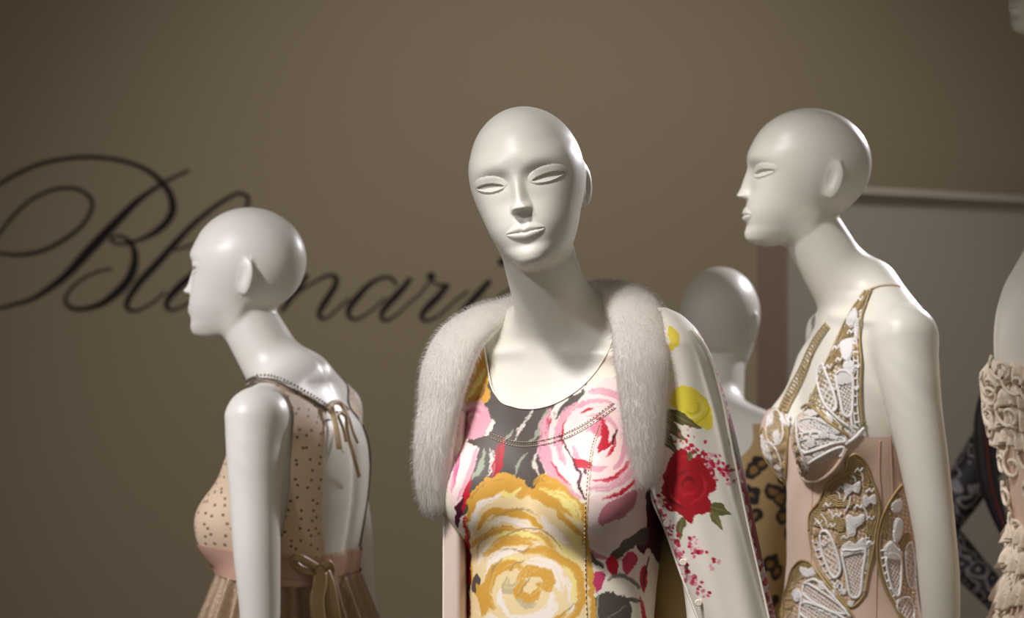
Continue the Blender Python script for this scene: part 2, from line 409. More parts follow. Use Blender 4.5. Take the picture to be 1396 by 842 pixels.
class Figure:
    def __init__(s, yaw, head_yaw=0, head_pitch=0, head_roll=0, left=ARM, right=None, scale=1.0):
        s.yaw = math.radians(yaw); s.left = left; s.right = mirror(ARM) if right is None else right
        R = Matrix.Rotation(math.radians(head_yaw), 3, 'Z') @ Matrix.Rotation(math.radians(-head_pitch), 3, 'X') @ Matrix.Rotation(math.radians(head_roll), 3, 'Y')
        s.shf = (left or s.right)[0][0][1]
        s.shz = (left or s.right)[0][0][2]
        s.R = np.array(R); s.piv = np.array([0, -0.005, 0.035])
    def place(s, u, v, depth):
        """stand the figure so that its axis is at pixel column u at this depth and the chin level at row v"""
        z = CAMZ + (421 - v) * depth / FPX
        s.M = Matrix.Translation(((u - 698) * depth / FPX, depth, z - CHIN)) @ Matrix.Rotation(s.yaw, 4, 'Z')
        s.base = z - CHIN
        return s
    # design <-> local <-> world
    def to_local(s, V): return np.stack([V[:, 0], -(V[:, 1] + FC), V[:, 2] + CHIN], 1)
    def n_local(s, N): return np.stack([N[:, 0], -N[:, 1], N[:, 2]], 1)
    def to_world(s, V):
        M = np.array(s.M); L = s.to_local(np.atleast_2d(V)); return L @ M[:3, :3].T + M[:3, 3]
    def from_world(s, P):
        M = np.array(s.M); L = (np.atleast_2d(P) - M[:3, 3]) @ M[:3, :3]
        return np.stack([L[:, 0], -L[:, 1] - FC, L[:, 2] - CHIN], 1)
    def head(s, x, f, z):
        # head frame: axes x, -f(=y), z
        p = np.stack([x - s.piv[0], -(f - s.piv[1]), z - s.piv[2]], 1) @ s.R
        return head_field((p[:, 0] + s.piv[0]) * 1000, (-p[:, 1] + s.piv[1]) * 1000, (p[:, 2] + s.piv[2]) * 1000) * 0.001
    def neck(s, x, f, z):
        n = cone(x, f, z, (0, 0.020, 0.045), (0, -0.090, -0.130), 0.047, 0.055)
        return n
    def torso(s, x, f, z): return torso_field(x, f, z, s)
    def trunk(s, x, f, z): return smin(s.torso(x, f, z), s.neck(x, f, z), 0.040)
    def arms(s, x, f, z):
        d = np.full(x.shape, 1.0)
        if s.left: d = np.minimum(d, arm_field(x, f, z, s.left))
        if s.right: d = np.minimum(d, arm_field(x, f, z, s.right))
        return d
    def legs(s, x, f, z):
        ax = np.abs(x)
        d = cone(ax, f, z, (0.088, -0.085, -0.84), (0.078, -0.070, -1.20), 0.084, 0.050)
        d = smin(d, cone(ax, f, z, (0.078, -0.070, -1.20), (0.075, -0.095, -1.34), 0.050, 0.048), 0.03)
        d = smin(d, cone(ax, f, z, (0.075, -0.095, -1.34), (0.072, -0.090, -1.56), 0.046, 0.030), 0.03)
        d = smin(d, cone(ax, f, z, (0.072, -0.10, -1.585), (0.085, 0.05, -1.602), 0.028, 0.015), 0.02)
        return d
    def body(s, x, f, z):
        d = s.trunk(x, f, z)
        d = smin(d, s.arms(x, f, z), 0.011)
        lo = z < -0.7
        if lo.any(): d[lo] = smin(d[lo], s.legs(x[lo], f[lo], z[lo]), 0.05)
        hi = z > -0.16
        if hi.any(): d[hi] = smin(d[hi], s.head(x[hi], f[hi], z[hi]), 0.012)
        return d
    def mesh(s, h_head=0.0016, h_body=0.006):
        cut = -0.045
        a = extract(s.body, (-0.13, -0.16, cut - 0.012), (0.13, 0.16, 0.235), h_head)
        b = extract(s.body, (-0.33, -0.36, -1.63), (0.33, 0.20, cut + 0.03), h_body, blk=3)
        Va, Ta, Na = clip(a[0], a[1], a[0][:, 2] - cut, a[2])
        Vb, Tb, Nb = clip(b[0], b[1], cut - b[0][:, 2], b[2])
        V = np.vstack([Va, Vb]); T = np.vstack([Ta, Tb + len(Va)]); N = np.vstack([Na, Nb])
        return mesh_np('body', s.to_local(V), None, T[:, ::-1], s.n_local(N))
    def cast(s, fn, U, Vp, off=0.0, depth0=None):
        """points of the surface fn = off seen through pixels U, Vp; returns design points"""
        U = np.asarray(U, float); Vp = np.asarray(Vp, float)
        d = np.stack([(U - 698) / FPX, np.ones_like(U), (421 - Vp) / FPX], 1); d /= np.linalg.norm(d, axis=1, keepdims=True)
        o = np.array([0, 0, CAMZ]); t = np.full(len(U), s.M.translation.y - 0.45)
        best = t.copy(); bd = np.full(len(U), 9.0)
        for _ in range(90):
            P = s.from_world(o + d * t[:, None]); q = fn(P[:, 0], P[:, 1], P[:, 2]) - off
            m = np.abs(q) < bd; best[m] = t[m]; bd[m] = np.abs(q[m])
            t = t + np.clip(q, -0.02, 0.05) * 0.75
            t = np.minimum(t, s.M.translation.y + 0.45)
        return s.from_world(o + d * best[:, None])

def stand(fig, label, group=None):
    e = bpy.data.objects.new('mannequin', None); COL.objects.link(e); e.matrix_world = fig.M
    tag(e, label, 'mannequin', group)
    return e

# ------------------------------------------------------------------ the room
FLOOR = -0.30
WALL_Y = 6.6
M_wall = mat('wall_paint', srgb(180, 164, 143), 0.75, spec=0.25, bump=(60, 0.05), var=(1.2, 0.02))
M_ceil = mat('ceiling_paint', srgb(150, 140, 120), 0.8, spec=0.2)
M_floor = mat('floor_concrete', srgb(95, 85, 72), 0.5, var=(3, 0.15))
tag(obj('wall_back', box_mesh('wall_back', (-5, WALL_Y, FLOOR), (5, WALL_Y + 0.15, 4.0)), M_wall), kind='structure')
tag(obj('floor', box_mesh('floor', (-5, -1.0, FLOOR - 0.1), (5, WALL_Y + 0.15, FLOOR)), M_floor), kind='structure')
tag(obj('ceiling', box_mesh('ceiling', (-5, -1.0, 4.0), (5, WALL_Y + 0.15, 4.1)), M_ceil), kind='structure')

# low partition standing out from the back wall, with a moulded cap
M_panel = mat('partition_paint', srgb(176, 168, 158), 0.7, spec=0.25, bump=(80, 0.04))
M_end = mat('partition_end_board', srgb(150, 128, 118), 0.7, spec=0.25)
pt = bpy.data.objects.new('wall_partition', None); COL.objects.link(pt); tag(pt, kind='structure')
pt.matrix_world = Matrix.Translation((0.622, 5.50, FLOOR)) @ Matrix.Rotation(math.radians(43.7), 4, 'Z')
PTOP = CAMZ + (421 - 268) * 5.7 / FPX - FLOOR
obj('panel', box_mesh('panel', (0.006, 0.0, 0), (1.38, 0.083, PTOP)), M_panel, pt)
obj('end_board', box_mesh('end_board', (0.0, -0.002, 0), (0.006, 0.085, PTOP)), M_end, pt)
bm = bmesh.new()
prof = [(-0.016, 0.0), (-0.020, 0.006), (-0.016, 0.016), (-0.008, 0.020), (-0.006, 0.024), (0.088, 0.024), (0.096, 0.012), (0.092, 0.0)]
ra = [bm.verts.new((-0.016, y, PTOP + z)) for y, z in prof]; rb = [bm.verts.new((1.37, y, PTOP + z)) for y, z in prof]
for i in range(len(prof)):
    j = (i + 1) % len(prof); bm.faces.new((ra[i], rb[i], rb[j], ra[j]))
bm.faces.new(ra); bm.faces.new(rb[::-1]); bmesh.ops.recalc_face_normals(bm, faces=list(bm.faces))
me = bpy.data.meshes.new('cap_moulding'); bm.to_mesh(me); bm.free()
obj('cap_moulding', me, M_panel, pt)

# script lettering on the wall: strokes (column, row, width) in wall units
M_letter = mat('letter_vinyl', srgb(34, 30, 30), 0.55, spec=0.3)
WS = WALL_Y / FPX
LET = [
 [[(258,232,3.5),(240,240,4),(222,250,5),(203,262,6.5),(185,276,8.5),(160,301,11.5),(136,326,13),(118,345,13),(102,363,12),(88,377,10),(74,388,8.5),(46,406,6),(18,415,4.5),(0,419,4),(-30,419,4),(-55,409,4)],
  [(-8,343,3.5),(-30,338,3.5),(-52,325,3.5),(-60,305,3.5),(-50,283,4),(-28,266,4),(0,250,4.5),(25,236,5),(56,223,5),(93,215.5,5),(130,214,5),(167,219,5),(198,230,5.5),(219,246,7),(232,264,8.5),(236,283,10),(230,299,10),(216,313,8.5),(201,322,6),(185,328,4),(167,332,3.5),(155,330,3.5),(152,324,3.5),(163,321,3.5),(176,328,5),(184,344,8),(182,366,11.5),(173,384,12),(154,403,10.5),(133,416,7.5),(108,421,5.5),(94,417,4.5),(89.5,406,4),(99,391,3.5),(117,377,3.2),(136,369,3),(153,366,2.6)],
  [(-8,343,3.5),(10,346,4),(25,347,4.5),(52,343,5),(80,331,5),(108,311,5),(122,292,5),(126,276,4.6),(117,263,4.2),(99,256,4.2),(74,258,4.2),(46,270,4),(22,290,4),(0,317,3.6),(-14,338,3),(-20,352,3)]],
 [[(238,341,2.6),(272,330,3),(300,318,3.4),(325,300,4.2),(336,282,5),(338,269,5),(327,263,4.6),(312,269,5),(287,286,6),(262,307,7),(241,329,8.5),(216,357,9.5),(191,384,9.5),(176,406,8),(173,417,6.5),(179,423,4.5),(191,421.5,3.5),(210,411,3),(225,397,2.6)]],
 [[(265,372,8),(247,388,10),(232,404,9),(227,415,6.5),(233,422,4.2),(247,418,3.2),(275,402,2.8),(300,380,2.8),(310,372,6),(295,390,9),(280,408,8),(278,420,5.5),(288,422,3.6),(306,410,2.8)]],
 [[(306,410,2.8),(325,385,3),(338,376,4),(342,386,6.5),(328,408,8.5),(316,430,6),(335,400,3),(358,380,3),(375,374,4.2),(380,384,7),(366,405,8.5),(352,430,5.5),(370,405,3),(392,384,3)],
  [(419,374,6.5),(405,394,8.5),(392,412,7),(384,425,4)],
  [(392,412,2.6),(406,399,2.8),(432,382,3),(449,374.5,4),(458,378,6),(457,389,8),(444,410,8.5),(436,424,7),(437,433,4.6),(447,432,3),(462,419,2.6),(476,406,2.6)]],
 [[(540,388,4),(534,379,4),(521,378,4.4),(504,387,6.5),(487,405,8.5),(476,420,8),(477,432,5),(488,434,3.4),(506,423,2.8),(526,405,2.6)],
  [(560,379,6),(546,396,8.5),(530,413,8.5),(521,426,7),(521,434,4.6),(528,436,3.4),(541,428,2.8),(560,411,2.6),(576,396,2.6),(587,381,2.6)]],
 [[(583,379,7),(588,376,10),(592,379,7)],[(588,381,2.6),(596,387,3),(606,388,3.4)],
  [(611,387,7),(596,405,9),(582,419,8.5),(575,429,6.5),(577,435,4.4),(585,436,3.4),(600,428,2.8),(620,410,2.6),(638,396,2.6)]],
 [[(680,359,7),(684,357,12),(689,356,7)],
  [(668,382,7),(652,400,9),(636,418,8.5),(627,430,6.5),(628,437,4.4),(636,437,3.4),(653,425,2.8),(676,407,2.6),(702,389,2.6)]],
 [[(722,383,6.5),(708,401,8.5),(694,420,7),(684,437,4)],
  [(694,420,2.6),(712,402,2.8),(732,385,3),(746,378,4.2),(751,387,7),(740,407,8.5),(730,424,7),(732,434,4.4),(742,433,3),(762,417,2.6)]],
 [[(762,417,2.6),(785,404,3),(796,390,4),(790,380,4.4),(776,388,6),(764,408,8.5),(762,425,7),(770,436,5),(784,434,3.6),(802,422,2.6)]],
]
sign = bpy.data.objects.new('wall_lettering', None); COL.objects.link(sign); sign.location = (0, WALL_Y, CAMZ)
tag(sign, 'black flowing script lettering fixed along the tan back wall', 'sign')
for strokes in LET:
    bm = bmesh.new()
    for k, st in enumerate(strokes):
        C = catmull(st, 8); P = C[:, :2]; wd = C[:, 2] * 0.5
        T = np.gradient(P, axis=0); T /= np.maximum(np.linalg.norm(T, axis=1, keepdims=True), 1e-6); Nn = np.stack([-T[:, 1], T[:, 0]], 1)
        rows = []
        for y in (-0.004 - 0.0004 * k, 0.0):
            for s_ in (1, -1):
                Q = P + Nn * (wd * s_)[:, None]
                rows.append([bm.verts.new(((q[0] - 698) * WS, y, (421 - q[1]) * WS)) for q in Q])
        a, b, c, d = rows
        for i in range(len(P) - 1):
            for r0, r1 in ((a, b), (b, d), (c, a)): bm.faces.new((r0[i], r0[i + 1], r1[i + 1], r1[i]))
        bm.faces.new((a[0], b[0], d[0], c[0])); bm.faces.new((a[-1], c[-1], d[-1], b[-1]))
    bmesh.ops.recalc_face_normals(bm, faces=list(bm.faces))
    me = bpy.data.meshes.new('letter'); bm.to_mesh(me); bm.free()
    obj('letter', me, M_letter, sign)

M_skin = mat('mannequin_lacquer', srgb(228, 224, 213), 0.40, spec=0.45)

# ------------------------------------------------------------------ mannequins
B_RIGHT = [((-0.160, -0.078, -0.131), 0.051), ((-0.158, -0.120, -0.22), 0.0425), ((-0.150, -0.165, -0.33), 0.037),
           ((-0.140, -0.205, -0.41), 0.032), ((-0.120, -0.195, -0.47), 0.030), ((-0.06, -0.185, -0.60), 0.021)]
F_RIGHT = [((-0.160, -0.078, -0.131), 0.051), ((-0.215, -0.10, -0.21), 0.043), ((-0.27, -0.115, -0.30), 0.037),
           ((-0.315, -0.12, -0.375), 0.033), ((-0.285, -0.10, -0.42), 0.032), ((-0.19, -0.03, -0.53), 0.022)]
C_LEFT = [((0.158, -0.092, -0.148), 0.049), ((0.168, -0.094, -0.20), 0.0455), ((0.178, -0.100, -0.26), 0.0410), ((0.190, -0.110, -0.34), 0.037),
          ((0.202, -0.123, -0.45), 0.0315), ((0.207, -0.128, -0.53), 0.0305), ((0.216, -0.132, -0.69), 0.021)]
figA = Figure(-109, 2, 0, 0).place(401, 458, 4.0)
figB = Figure(-28, 18, -1, -10, right=B_RIGHT).place(769, 363, 3.3)
figC = Figure(-78, -9, 0, 0, left=C_LEFT, right=mirror(C_LEFT)).place(1171, 332, 3.85)
figD = Figure(168, 0, 0, 0).place(974, 516, 4.6)
figE = Figure(82, 0, 0, 0).place(1456, 264, 3.7)
figF = Figure(0, 0, 0, 0, right=F_RIGHT).place(1498, 472, 4.9)
figG = Figure(-70, 0, 0, 0).place(1502, 48, 4.4)
LABELS = dict(A='white mannequin in sheer dotted champagne dress with open back', B='white mannequin wearing fur collared floral jacket over rose print top',
  C='white mannequin in nude pink corset with white and gold lace', D='bare headed mannequin in leopard print dress behind the floral jacket',
  E='mannequin with bare shoulder and ruffled cream lace sleeve', F='mannequin with hand on hip in black scrollwork lace sleeve', G='white display head on a slim pole at the far right')
FIG = dict(A=figA, B=figB, C=figC, D=figD, E=figE, F=figF, G=figG)
ROOT = {}
M_plinth = mat('plinth_paint', srgb(200, 195, 185), 0.6)
PLINTH = dict(A='low white plinth under the champagne dress mannequin', B='white plinth under the floral jacket mannequin', C='white plinth under the lace corset mannequin',
  D='flat white plinth under the leopard dress mannequin', E='white plinth under the ruffled lace mannequin', F='white plinth under the black lace sleeve mannequin')
for k, fig in FIG.items():
    if k == 'G': continue
    e = ROOT[k] = stand(fig, LABELS[k])
    fine = dict(A=0.0022, B=0.0014, C=0.0018).get(k, 0.004)
    obj('body', fig.mesh(fine, 0.006 if k in 'ABC' else 0.008), M_skin, e)
    bm = bmesh.new(); H = fig.base - FLOOR
    bmesh.ops.create_cone(bm, cap_ends=True, segments=48, radius1=0.16, radius2=0.16, depth=H, matrix=Matrix.Translation((0, 0, -H / 2)))
    bmesh.ops.bevel(bm, geom=[ed for ed in bm.edges if abs(ed.verts[0].co.z - ed.verts[1].co.z) < 1e-6], offset=min(0.004, H * 0.2), segments=2, affect='EDGES')
    me = bpy.data.meshes.new('display_plinth'); bm.to_mesh(me); bm.free()
    p = obj('display_plinth', me, M_plinth); p.matrix_world = fig.M; tag(p, PLINTH[k], 'plinth')

# head form on a pole
e = ROOT['G'] = bpy.data.objects.new('mannequin_bust', None); COL.objects.link(e)
wx, wy = figG.M.translation.x, figG.M.translation.y
e.matrix_world = Matrix.Translation((wx, wy, FLOOR)) @ Matrix.Rotation(figG.yaw, 4, 'Z'); tag(e, LABELS['G'], 'display head')
hn = lambda x, f, z: smax(smin(figG.neck(x, f, z), figG.head(x, f, z), 0.012), -0.15 - z, 0.01)
V, Q, N = extract(hn, (-0.13, -0.17, -0.17), (0.13, 0.16, 0.235), 0.003)
L = figG.to_local(V); L[:, 2] += figG.base - FLOOR
obj('head_form', mesh_np('head_form', L, None, np.concatenate([Q[:, [2, 1, 0]], Q[:, [3, 2, 0]]]), figG.n_local(N)), M_skin, e)
M_steel = mat('brushed_steel', srgb(150, 148, 145), 0.35, metal=1.0)
for nm, prof in (('pole', [(0.0, 0.012), (0.012, 0.012), (0.012, CHIN + figG.base - FLOOR - 0.14), (0.0, CHIN + figG.base - FLOOR - 0.14)]), ('base_disc', [(0.0, 0.0), (0.13, 0.0), (0.135, 0.006), (0.13, 0.012), (0.0, 0.014)])):
    bm = bmesh.new(); rows = []
    for r, z in prof: rows.append([bm.verts.new((max(r, 1e-4) * math.cos(t * math.pi / 12), (0.018 if nm == 'pole' else 0.0) + max(r, 1e-4) * math.sin(t * math.pi / 12), z)) for t in range(24)])
    for r0, r1 in zip(rows[:-1], rows[1:]):
        for t in range(24): bm.faces.new((r0[t], r0[(t + 1) % 24], r1[(t + 1) % 24], r1[t]))
    bmesh.ops.recalc_face_normals(bm, faces=list(bm.faces))
    me = bpy.data.meshes.new(nm); bm.to_mesh(me); bm.free(); obj(nm, me, M_steel, e)

# ------------------------------------------------------------------ garment tools
def garment(fig, fn, off, lo, hi, h, region, newton=2):
    """sheet of cloth lying off metres over the field fn, kept where region(V) > 0"""
    V, Q, N = extract(fn, lo, hi, h, iso=off, newton=newton, blk=4)
    V, T, N = clip(V, Q, region(V), N)
    return V, T[:, ::-1], N

def tube_np(P, r, N=None, flat=1.0, sides=6):
    """tube along the points P; with normals N the section is flattened along them"""
    P = np.asarray(P, float); n = len(P); r = np.broadcast_to(np.asarray(r, float), (n,))
    T = np.gradient(P, axis=0); T /= np.maximum(np.linalg.norm(T, axis=1, keepdims=True), 1e-9)
    if N is None:
        ref = np.array([0.0, 0.0, 1.0]) if abs(T[:, 2]).mean() < 0.8 else np.array([0.0, 1.0, 0.0])
        N = np.broadcast_to(ref, P.shape)
    S = np.cross(T, N); S /= np.maximum(np.linalg.norm(S, axis=1, keepdims=True), 1e-9)
    U = np.cross(S, T)
    a = np.arange(sides) * 2 * math.pi / sides
    V = P[:, None, :] + r[:, None, None] * (np.cos(a)[None, :, None] * S[:, None, :] + flat * np.sin(a)[None, :, None] * U[:, None, :])
    i = np.arange(n - 1)[:, None] * sides; j = np.arange(sides)[None, :]; k = (j + 1) % sides
    Q = np.stack([i + j, i + k, i + sides + k, i + sides + j], -1).reshape(-1, 4)
    caps = [[0] + [c + 1, c][::1] for c in range(1, sides - 1)] + [[(n - 1) * sides, (n - 1) * sides + c, (n - 1) * sides + c + 1] for c in range(1, sides - 1)]
    return V.reshape(-1, 3), Q, np.array(caps)

class Bag:
    """collects tubes and sheets into one mesh with several materials"""
    def __init__(s): s.V = []; s.Q = []; s.T = []; s.mq = []; s.mt = []; s.n = 0
    def add(s, V, Q=None, T=None, m=0):
        if Q is not None and len(Q): s.Q.append(np.asarray(Q) + s.n); s.mq.append(np.full(len(Q), m))
        if T is not None and len(T): s.T.append(np.asarray(T) + s.n); s.mt.append(np.full(len(T), m))
        s.V.append(V); s.n += len(V)
    def tube(s, P, r, N=None, flat=1.0, sides=6, m=0):
        V, Q, T = tube_np(P, r, N, flat, sides); s.add(V, Q, T, m)
    def mesh(s, name):
        me = mesh_np(name, np.vstack(s.V), np.vstack(s.Q) if s.Q else None, np.vstack(s.T) if s.T else None)
        mi = np.concatenate(s.mq + s.mt).astype(np.int32)
        if len(mi) == len(me.polygons): me.polygons.foreach_set('material_index', mi)
        return me

def loft(rings, closed=False):
    """grid of rows of points -> V, quads"""
    R = np.asarray(rings, float); n, m = R.shape[:2]
    i = np.arange(n - 1)[:, None]; j = np.arange(m if closed else m - 1)[None, :]; k = (j + 1) % m
    Q = np.stack([i * m + j, i * m + k, (i + 1) * m + k, (i + 1) * m + j], -1).reshape(-1, 4)
    return R.reshape(-1, 3), Q

def nz(shape, cells, seed):
    """smooth value noise on a grid of this shape, about -1..1"""
    r = np.random.default_rng(seed); h, w_ = shape
    g = r.uniform(-1, 1, (int(cells * h / max(h, w_)) + 4, int(cells * w_ / max(h, w_)) + 4))
    y = np.linspace(0, g.shape[0] - 2.001, h); x = np.linspace(0, g.shape[1] - 2.001, w_)
    yi = y.astype(int); xi = x.astype(int); fy = (y - yi)[:, None]; fx = (x - xi)[None, :]
    fy = fy * fy * (3 - 2 * fy); fx = fx * fx * (3 - 2 * fx)
    a = g[yi][:, xi]; b = g[yi][:, xi + 1]; c = g[yi + 1][:, xi]; d = g[yi + 1][:, xi + 1]
    return (a * (1 - fx) + b * fx) * (1 - fy) + (c * (1 - fx) + d * fx) * fy

class Canvas:
    """flat textile print painted with polygons and brush strokes, looked up by the cloth"""
    def __init__(s, u0, v0, u1, v1, base, res=2.0, seed=1):
        s.u0, s.v0, s.res = u0, v0, res
        s.h = int((v1 - v0) * res); s.w = int((u1 - u0) * res)
        s.img = np.empty((s.h, s.w, 3)); s.img[:] = np.array(base) / 255.0
        s.U, s.V = np.meshgrid(u0 + (np.arange(s.w) + 0.5) / res, v0 + (np.arange(s.h) + 0.5) / res)
        s.wu = nz((s.h, s.w), 60, seed) + 0.5 * nz((s.h, s.w), 160, seed + 1)
        s.wv = nz((s.h, s.w), 60, seed + 2) + 0.5 * nz((s.h, s.w), 160, seed + 3)
        s.br = nz((s.h, s.w), 220, seed + 4)
    def win(s, P, m):
        a = int(np.clip((P[:, 0].min() - m - s.u0) * s.res, 0, s.w)); b = int(np.clip((P[:, 0].max() + m - s.u0) * s.res, 0, s.w))
        c = int(np.clip((P[:, 1].min() - m - s.v0) * s.res, 0, s.h)); d = int(np.clip((P[:, 1].max() + m - s.v0) * s.res, 0, s.h))
        return (slice(c, d), slice(a, b)) if b > a and d > c else None
    def put(s, w_, A, col):
        c = np.array(col) / 255.0; s.img[w_] = s.img[w_] * (1 - A[..., None]) + c * A[..., None]
    def poly(s, pts, col, warp=1.5, alpha=1.0, smooth=True):
        P = catmull(pts, 6, True) if smooth else np.asarray(pts, float)
        w_ = s.win(P, warp * 2 + 1)
        if w_ is None: return
        U = s.U[w_] + warp * s.wu[w_]; V = s.V[w_] + warp * s.wv[w_]
        ins = np.zeros(U.shape, bool)
        for (x0, y0), (x1, y1) in zip(P, np.roll(P, -1, 0)):
            if y0 == y1: continue
            c = ((y0 > V) != (y1 > V)) & (U < (x1 - x0) * (V - y0) / (y1 - y0) + x0); ins ^= c
        s.put(w_, ins * alpha, col)
    def stroke(s, pts, width, col, alpha=1.0, warp=1.0, dry=0.0, taper=True, hard=0.6):
        P = catmull(pts, 5) if len(pts) > 2 else np.asarray(pts, float)
        w_ = s.win(P, width + warp * 2 + 1)
        if w_ is None: return
        U = s.U[w_] + warp * s.wu[w_]; V = s.V[w_] + warp * s.wv[w_]
        best = np.full(U.shape, 1e9); tt = np.zeros(U.shape); sgn = np.ones(U.shape); n = len(P) - 1
        for i in range(n):
            a, b = P[i], P[i + 1]; d = b - a; L = d @ d + 1e-9
            t = np.clip(((U - a[0]) * d[0] + (V - a[1]) * d[1]) / L, 0, 1)
            D = np.hypot(U - a[0] - t * d[0], V - a[1] - t * d[1]); m = D < best
            best[m] = D[m]; tt[m] = ((i + t) / n)[m]; sgn[m] = np.sign((U - a[0]) * d[1] - (V - a[1]) * d[0])[m]
        wd = width * (np.clip(np.sin(np.pi * np.clip(tt * 0.94 + 0.03, 0, 1)), 0, 1) ** 0.5 if taper else 1.0)
        A = np.clip((wd * 0.5 - best) / hard + 0.5, 0, 1)
        if dry:
            sg = np.random.default_rng(int(abs(P[0, 0] * 13 + P[-1, 1] * 7)) + int(width * 10)); tb = sg.uniform(-1, 1, 64)
            c = (sgn * best / max(width, 1) + 0.5) * max(width, 3) * 0.8 + 8; ci = np.clip(c, 0, 62).astype(int); fr = c - ci
            line = tb[ci] * (1 - fr) + tb[np.clip(ci + 1, 0, 63)] * fr
            A = A * (1 - min(1, dry * 1.5) * ss(0.15, 0.6, line * 0.8 + 1.5 * np.abs(tt - 0.5) - 0.25 + 0.25 * s.br[w_]))
        s.put(w_, A * alpha, col)
    def arc(s, cx, cy, rx, ry, a0, a1, width, col, **k):
        a = np.radians(np.linspace(a0, a1, 9)); s.stroke(np.stack([cx + rx * np.cos(a), cy - ry * np.sin(a)], 1), width, col, **k)
    def dots(s, pts, r, cols, seed=0):
        g = np.random.default_rng(seed)
        for (u, v) in pts:
            rr = r * g.uniform(0.6, 1.3); a = g.uniform(0, 6.28)
            s.stroke([(u - rr * math.cos(a), v - rr * math.sin(a)), (u, v), (u + rr * math.cos(a), v + rr * math.sin(a))], rr * 1.6, cols[g.integers(len(cols))], warp=0.6)
    def sample(s, U, V):
        x = np.clip((U - s.u0) * s.res - 0.5, 0, s.w - 1.001); y = np.clip((V - s.v0) * s.res - 0.5, 0, s.h - 1.001)
        i = x.astype(int); j = y.astype(int); fx = (x - i)[:, None]; fy = (y - j)[:, None]; I = s.img
        c = (I[j, i] * (1 - fx) + I[j, i + 1] * fx) * (1 - fy) + (I[j + 1, i] * (1 - fx) + I[j + 1, i + 1] * fx) * fy
        return np.where(c <= 0.04045, c / 12.92, ((c + 0.055) / 1.055) ** 2.4)

def sheet(name, fig, V, T, material, parent, label=None, thick=0.0):
    me = mesh_np(name, fig.to_local(V), None, T)
    o = obj(name, me, material, parent, label)
    if thick:
        m = o.modifiers.new('thickness', 'SOLIDIFY'); m.thickness = thick; m.offset = 0
    return o

# ------------------------------------------------------------------ floral top (cloth units: 1.035 mm, measured on the flat pattern)
CU = 0.000981
def cloth_uv(fig, V):
    W = fig.to_world(V)
    return 698 + W[:, 0] / CU, 421 - (W[:, 2] - CAMZ) / CU

ch = Canvas(590, 400, 930, 900, (232, 222, 206), 2.0, 11)
DK = (84, 75, 70); OC = (206, 156, 66); YE = (233, 216, 138); WH = (236, 226, 216); PK = (214, 156, 170); LP = (236, 208, 205); RD = (184, 20, 44); MV = (186, 118, 130); GN = (158, 168, 146); PU = (72, 22, 40)
# upper yoke: dark leaves with pale streaks
ch.poly([(668,515),(680,522),(700,530),(724,532),(756,528),(790,512),(798,520),(796,532),(780,556),(770,580),(748,595),(750,620),(738,660),(725,664),(700,652),(668,655),(640,690),(628,700),(620,640),(640,600),(668,590),(672,572),(660,560)], DK, 2.5)
for k, (a, b, c_, w_) in enumerate([((728,556),(712,580),(700,604),5),((745,556),(735,584),(722,604),6),((668,610),(672,630),(666,650),9),((660,612),(655,636),(640,655),7),((735,610),(728,632),(740,650),6),((700,585),(692,596),(684,604),4),((760,552),(752,575),(746,590),4),((718,615),(706,630),(702,648),4)]):
    ch.stroke([a, b, c_], w_, GN if k % 2 else WH, alpha=0.85, dry=0.7, warp=2)
ch.stroke([(684,600),(680,625),(672,650)], 13, RD, warp=2, dry=0.3); ch.stroke([(752,565),(742,585),(738,598)], 11, RD, dry=0.5, warp=2)
ch.stroke([(640,640),(634,670),(624,705)], 13, RD, warp=2, dry=0.3); ch.stroke([(628,660),(626,690),(622,720)], 10, PU, warp=2)
# strap yellow
ch.poly([(640,470),(668,480),(664,520),(668,545),(640,556),(620,545)], OC, 2); ch.stroke([(660,505),(650,525),(636,545)], 9, YE, dry=0.4); ch.stroke([(662,520),(655,540),(640,548)], 5, (150,110,60), dry=0.6)
# pink flower at the side
ch.poly([(628,560),(648,548),(664,556),(668,578),(655,597),(638,600),(625,590)], PK, 2); 
for r in (18, 13, 8): ch.arc(646, 574, r, r * 1.1, 40, 250, 3, LP if r != 13 else (206, 90, 136), dry=0.4)
ch.poly([(616,600),(640,606),(652,612),(640,650),(620,690),(608,660)], LP, 2)
ch.stroke([(650,610),(642,640),(624,680)], 7, PK, dry=0.3); ch.stroke([(625,606),(622,640),(614,670)], 6, (214,96,146), dry=0.4); ch.stroke([(636,606),(630,640),(618,676)], 4, WH, dry=0.4)
# pink rose
ch.poly([(738,612),(744,590),(760,566),(790,546),(815,520),(840,515),(870,560),(872,620),(862,668),(830,682),(800,672),(775,668),(752,650),(740,634)], LP, 2.5)
cx, cy = 812, 596
g = np.random.default_rng(5)
for r, a0, a1, w_, c_ in [(72,150,250,16,PK),(66,95,160,9,WH),(62,200,300,12,WH),(60,20,100,10,PK),(58,255,340,13,PK),(52,120,215,12,PK),(50,-20,60,9,WH),(48,60,130,6,PK),(45,215,300,10,LP),(42,150,225,8,WH),(40,-60,30,9,PK),(38,70,160,7,LP),(34,195,290,9,PK),(30,20,110,7,PK),(28,120,200,9,WH),(24,-50,50,7,LP),(22,190,280,8,WH),(16,30,150,7,PK),(12,180,330,6,LP)]:
    ch.arc(cx, cy, r, r * 1.08, a0, a1, w_, c_, dry=0.35, warp=2)
for r, a0, a1, w_ in [(50,262,330,6),(67,205,238,3.5),(72,275,330,5),(47,150,190,2.5),(24,-65,10,5),(40,95,125,3),(26,60,100,3)]:
    ch.arc(cx, cy, r, r * 1.05, a0, a1, w_, RD, dry=0.3, warp=1.5)
ch.poly([(818,572),(828,580),(824,604),(812,612),(816,592)], RD, 1.2); ch.stroke([(832,598),(822,606),(812,606)], 6, RD); ch.poly([(803,580),(818,572),(814,592)], (224,120,140), 1)
